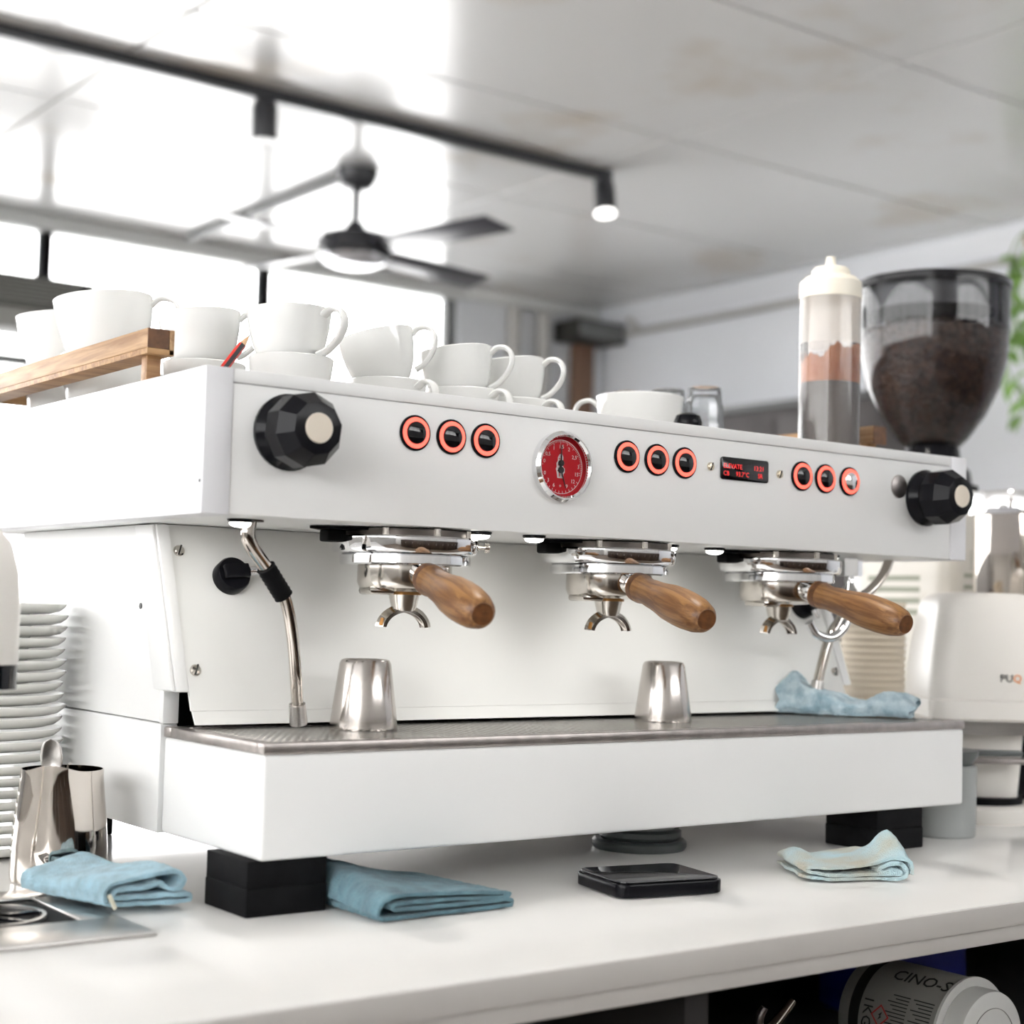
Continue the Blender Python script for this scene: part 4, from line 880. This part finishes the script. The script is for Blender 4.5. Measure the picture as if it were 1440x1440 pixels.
# ================================================================== UNDER THE COUNTER
tb = thing('powder_tub', 'white screw lid powder tub lying on the dark shelf under the counter', 'tub', (0.728, -0.118, -0.2068))
Mt = frame((0, -0.085, 0.0565), (0, 1, 0), (1, 0, 0))
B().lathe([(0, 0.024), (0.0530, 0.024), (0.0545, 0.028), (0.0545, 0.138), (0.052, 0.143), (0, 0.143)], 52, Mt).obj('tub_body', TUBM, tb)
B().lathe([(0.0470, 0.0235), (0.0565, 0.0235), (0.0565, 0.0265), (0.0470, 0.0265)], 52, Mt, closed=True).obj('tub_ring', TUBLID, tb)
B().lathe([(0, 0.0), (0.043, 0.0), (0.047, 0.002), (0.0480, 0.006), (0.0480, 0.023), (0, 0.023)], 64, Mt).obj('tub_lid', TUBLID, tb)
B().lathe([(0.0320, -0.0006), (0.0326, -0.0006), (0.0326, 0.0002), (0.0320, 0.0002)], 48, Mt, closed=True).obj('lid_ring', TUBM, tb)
def on_tub(name, body, size, ang, along, m, rot=0):
    a = math.radians(ang); nrm = Vector((math.cos(a), 0, math.sin(a)))
    p = Vector((0, -0.085 + along, 0.0565)) + nrm * 0.0546
    text(name, body, size, m, frame(p, nrm, (0, -1, 0)) @ RZ(rot), tb, 0.0002)
on_tub('tub_lettering', '1KG', 0.016, 165, 0.106, INK, -PI / 2)
on_tub('tub_lettering', 'CINO-S', 0.020, 118, 0.062, INK, 0)
bandp = B()
for k in range(26):
    a = math.radians(95 + 4 * k)
    bandp.box(-0.0022, 0.0022, -0.006, 0.006, 0, 0.0003, M=frame(Vector((0, -0.085 + 0.122, 0.0565)) + Vector((math.cos(a), 0, math.sin(a))) * 0.0545, (math.cos(a), 0, math.sin(a)), (-math.sin(a), 0, math.cos(a))))
bandp.obj('dark_band', INK, tb)
Md = frame(Vector((0, -0.085 + 0.090, 0.0565)) + Vector((math.cos(2.9), 0, math.sin(2.9))) * 0.0547, (math.cos(2.9), 0, math.sin(2.9)), (0, -1, 0))
hz = B()
for k in range(4): hz.box(-0.0074, 0.0074, 0.0064, 0.0076, 0, 0.0003, M=Md @ RZ(PI / 4 + k * PI / 2))
hz.obj('hazard_diamond', REDINK, tb)
B().prism([(-0.002, -0.004), (0.002, -0.001), (0.0005, 0), (0.0022, 0.004), (-0.0018, 0.001), (0, 0)], 0, 0.0003, M=Md).obj('hazard_mark', INK, tb)
tl = B()
for k in range(11):
    a = math.radians(142 + 3.6 * k); nrm = Vector((math.cos(a), 0, math.sin(a)))
    for j in range(2):
        tl.box(-0.012 + 0.0 , 0.012 - 0.004 * ((k * 7 + j) % 3), -0.0005, 0.0005, 0, 0.0003, M=frame(Vector((0, -0.085 + 0.045 + 0.028 * j, 0.0565)) + nrm * 0.0546, nrm, (0, 1, 0)))
tl.obj('fine_print', INK, tb)
tag(B().box(0.86, 0.99, 0.02, 0.14, -0.2068, -0.100, 0.012, 3).box(0.885, 0.965, 0.045, 0.115, -0.1005, -0.085, 0.005).obj('blue_container', BLUEBOX), 'blue plastic container standing on the shelf behind the white tub', 'container')
hk = thing('spare_portafilter', 'worn metal portafilter with curved spouts lying on the dark shelf', 'portafilter', (0.535, -0.09, -0.2068))
B().lathe([(0, 0), (0.033, 0), (0.035, 0.02), (0.037, 0.026), (0.033, 0.028), (0.031, 0.026), (0, 0.006)], 36, TR(0, 0, 0)).obj('basket', STEELDK, hk)
B().tube([(0.0, 0.0, 0.02), (0.004, 0.0, 0.060), (0.020, -0.004, 0.076), (0.036, -0.008, 0.094)], [0.006, 0.006, 0.005, 0.0035], 12).obj('spout', MIRROR, hk)
B().tube([(0.0, 0.0, 0.055), (-0.008, -0.006, 0.080), (-0.004, -0.010, 0.093)], [0.006, 0.005, 0.0035], 12).obj('spout', STEELDK, hk)
B().tube([(-0.03, -0.01, 0.018), (-0.08, -0.03, 0.016), (-0.13, -0.045, 0.016)], [0.007, 0.012, 0.012], 14).obj('handle', BLACK, hk)

# ================================================================== ROOM THINGS
# ceiling fan
FX, FY, FZ = 2.325, 3.69, 1.53
fn = thing('ceiling_fan', 'charcoal four blade ceiling fan hanging from the glossy ceiling', 'ceiling fan', (FX, FY, ZC))
B().lathe([(0, 0), (0.075, 0), (0.075, -0.02), (0.055, -0.06), (0.02, -0.075), (0, -0.075)], 32).obj('canopy', FAN, fn)
B().lathe([(0, -0.07), (0.014, -0.07), (0.014, -0.185), (0.028, -0.19), (0.045, -0.225), (0.05, -0.23), (0, -0.23)], 24).obj('down_rod', FAN, fn)
B().lathe([(0, -0.215), (0.06, -0.22), (0.12, -0.24), (0.135, -0.265), (0.135, -0.30), (0.12, -0.315), (0, -0.315)], 40).obj('motor', FAN, fn)
B().lathe([(0.118, -0.315), (0.112, -0.33), (0.08, -0.345), (0, -0.35)], 40).obj('light_bowl', mat('frosted_bowl', (0.75, 0.75, 0.78), 0.15, 0.6), fn)
for a in (-76, 14, 104, 194):
    Mb = RZ(math.radians(a)) @ TR(0, 0, -0.285) @ RX(math.radians(-12))
    B().prism([(0.11, -0.045), (0.30, -0.062), (0.665, -0.070), (0.690, 0.055), (0.30, 0.060), (0.11, 0.045)], -0.004, 0.004, 0.002, M=Mb).obj('blade', FANB, fn)
tag(B().tube([(2.30, FY + 0.08, 1.782), (2.30, YB - 0.09, 1.782)], 0.016, 10, smooth=1).obj('conduit_pipe', FRAME), 'thin dark conduit running along the ceiling from the fan to the windows', 'conduit')
# track lights
tr_ = thing('track_rail', 'long black lighting track fixed along the ceiling', 'light track', (0, 3.1, ZC))
B().box(-1.4, 2.96, -0.019, 0.019, -0.036, 0, 0.003).obj('rail', FAN, tr_)
B().box(2.955, 3.0, -0.028, 0.028, -0.045, 0, 0.004).obj('end_cap', FAN, tr_)
def track_spot(x, label, tiltv, on):
    t = thing('track_spotlight', label, 'spotlight', (x, 3.1, ZC - 0.036), 0, 'spotlights on the track')
    B().box(-0.03, 0.03, -0.015, 0.015, -0.02, 0, 0.003).obj('adapter', FAN, t)
    B().tube([(0, 0, -0.018), (0, 0, -0.05)], 0.006, 8, smooth=1).obj('arm', FAN, t)
    M = frame((0, 0, -0.045), tiltv, (1, 0, 0))
    B().lathe([(0, -0.03), (0.036, -0.03), (0.038, -0.026), (0.038, 0.075), (0.034, 0.075), (0.034, 0.06), (0, 0.06)], 28, M).obj('can', FAN, t)
    B().lathe([(0, 0.061), (0.034, 0.061), (0.037, 0.080), (0, 0.088)], 28, M).obj('lens', mat('spot_lens', (0.9, 0.9, 0.9), 0.2, emit=(1, 0.98, 0.95), estr=on), t)
    ld = bpy.data.lights.new('spot_light', 'SPOT'); ld.energy = 25; ld.spot_size = 1.2; ld.spot_blend = 0.5; ld.shadow_soft_size = 0.035
    lo = bpy.data.objects.new('spot_light', ld); COL.objects.link(lo); lo.parent = t
    lo.matrix_local = frame(M @ Vector((0, 0, 0.10)), -Vector(tiltv), (1, 0, 0))
track_spot(1.645, 'black can spotlight midway along the track', (0.06, 0.05, -1), 0.0)
track_spot(2.985, 'black can spotlight with bright lens at the end of the track', (-0.10, -0.22, -1), 3.0)
# pendant lamp above the machine
pd = thing('pendant_lamp', 'small black pendant lamp hanging above the espresso machine', 'lamp', (0.49, 0.16, ZC))
B().lathe([(0, 0), (0.05, 0), (0.05, -0.02), (0, -0.025)], 28).obj('ceiling_rose', FAN, pd)
B().tube([(0, 0, -0.02), (0, 0, -0.34)], 0.003, 8, smooth=1).obj('cord', FAN, pd)
B().lathe([(0.02, -0.33), (0.035, -0.35), (0.085, -0.44), (0.083, -0.44), (0.033, -0.353), (0.018, -0.335)], 36, closed=True).obj('lamp_shade', FAN, pd)
B().lathe([(0, -0.345), (0.012, -0.345), (0.03, -0.385), (0.028, -0.41), (0, -0.425)], 24).obj('bulb', mat('warm_bulb', (1, 0.95, 0.85), 0.3, emit=(1, 0.93, 0.82), estr=15), pd)
ld = bpy.data.lights.new('pendant_light', 'SPOT'); ld.energy = 19; ld.spot_size = math.radians(130); ld.spot_blend = 0.5; ld.shadow_soft_size = 0.045; ld.color = (1, 0.96, 0.90)
lo = bpy.data.objects.new('pendant_light', ld); COL.objects.link(lo); lo.parent = pd; lo.location = (0, 0, -0.445)
# air conditioner in the window
ac = thing('air_conditioner', 'dark grilled air conditioner mounted in the back windows', 'air conditioner', (1.39, YB - 0.12, 1.285))
B().box(-0.5, 0.46, -0.10, 0.10, 0.0, 0.085, 0.01).obj('ac_sill', ACG, ac)
B().box(-0.5, 0.46, -0.10, 0.10, 0.085, 0.215, 0.01).obj('ac_body', ACM, ac)
for k in range(7): B().box(-0.48, 0.40, -0.108, -0.098, 0.098 + 0.016 * k, 0.104 + 0.016 * k).obj('slat', ACG, ac)
# wall box, pipes, bench along the right wall
wbx = thing('wall_speaker', 'black box speaker high on the back wall near the corner', 'speaker', (4.49, YB, 1.60))
B().box(-0.155, 0.155, -0.20, -0.001, 0, 0.10, 0.008).obj('speaker_case', ACM, wbx)
B().box(-0.145, 0.145, -0.206, -0.200, 0.01, 0.09, 0.003).obj('speaker_grille', FRAME, wbx)
tag(B().box(4.44, 4.55, YB - 0.075, YB - 0.001, ZF, 1.598, 0.01).obj('downpipe', BROWNP), 'brown boxed downpipe below the black speaker', 'pipe')
for x, la in ((4.06, 'grey vertical pipe on the back wall nearer the windows'), (4.24, 'grey vertical pipe on the back wall nearer the speaker')):
    tag(B().tube([(x, YB - 0.04, ZF), (x, YB - 0.04, 1.735)], 0.035, 14, smooth=1).obj('wall_pipe', PIPEG), la, 'pipe', 'vertical wall pipes')
tag(B().tube([(XR - 0.03, -1.0, 1.655), (XR - 0.03, 4.62, 1.655), (XR - 0.03, 4.78, 1.66), (XR - 0.06, 4.84, 1.72)], 0.017, 10, smooth=3).obj('ceiling_pipe', PIPEG), 'thin pipe running below the cornice on the right wall', 'pipe')
bn = thing('back_bench', 'tall dark bench against the right wall behind the bottle', 'bench', (4.30, 3.6, ZF))
B().box(0.0, 0.365, -0.62, 1.0, 0.0, 2.02, 0.01).obj('bench_body', DARKW, bn)
B().box(-0.03, 0.365, -0.64, 1.02, 2.02, 2.05, 0.006).obj('bench_top', FRAME, bn)
for k in range(3): B().box(-0.008, 0.0, -0.60 + 0.53 * k, -0.10 + 0.53 * k, 1.2, 1.98, 0.004).obj('door', DARKW, bn)
# trailing plant on the right wall
pt = thing('trailing_plant', 'trailing green plant hanging in front of the right wall', 'plant', (4.46, 2.30, 1.50))
B().lathe([(0, 0), (0.07, 0), (0.095, 0.15), (0.10, 0.16), (0.09, 0.16), (0.085, 0.14), (0, 0.14)], 24).obj('pot', POT, pt)
B().tube([(0, 0, 0.15), (0, 0, 0.299)], 0.003, 6, smooth=1).obj('hanger', FRAME, pt)
lv = B().raw([(0, 0, 0), (0.018, 0.022, 0.004), (0.020, 0.045, 0.004), (0, 0.085, -0.006), (-0.020, 0.045, 0.004), (-0.018, 0.022, 0.004), (0, 0.04, -0.004), (0, 0.02, -0.003), (0, 0.062, -0.005)], [(0, 1, 7), (1, 2, 6, 7), (2, 3, 8, 6), (3, 4, 8), (4, 5, 7, 6), (4, 6, 8), (5, 0, 7)]).mesh('leaf', LEAF, 60)
rnd = random.Random(5)
for s in range(7):
    a = rnd.uniform(0, 2 * PI); x, y, z = 0.09 * math.cos(a), 0.09 * math.sin(a) + 0.02, 0.14; pts = [(x * 0.5, y * 0.5, 0.14), (x, y, 0.18)]; L = rnd.uniform(0.3, 0.85)
    for k in range(1, 9): pts.append((x + 0.03 * math.sin(k + s) , y + 0.05 * math.sin(k * 0.7 + s * 2) + 0.004 * k, 0.16 - L * k / 8))
    B().tube(pts, 0.003, 6, smooth=3).obj('stem', STEM, pt)
    for k in range(2, 10):
        for q in range(2):
            o = mk('leaf', lv, pt); o.location = pts[k]; o.rotation_euler = (rnd.uniform(-1.4, -0.5), rnd.uniform(-0.5, 0.5), rnd.uniform(0, 2 * PI)); sc_ = rnd.uniform(0.8, 1.25); o.scale = (sc_, sc_, sc_)
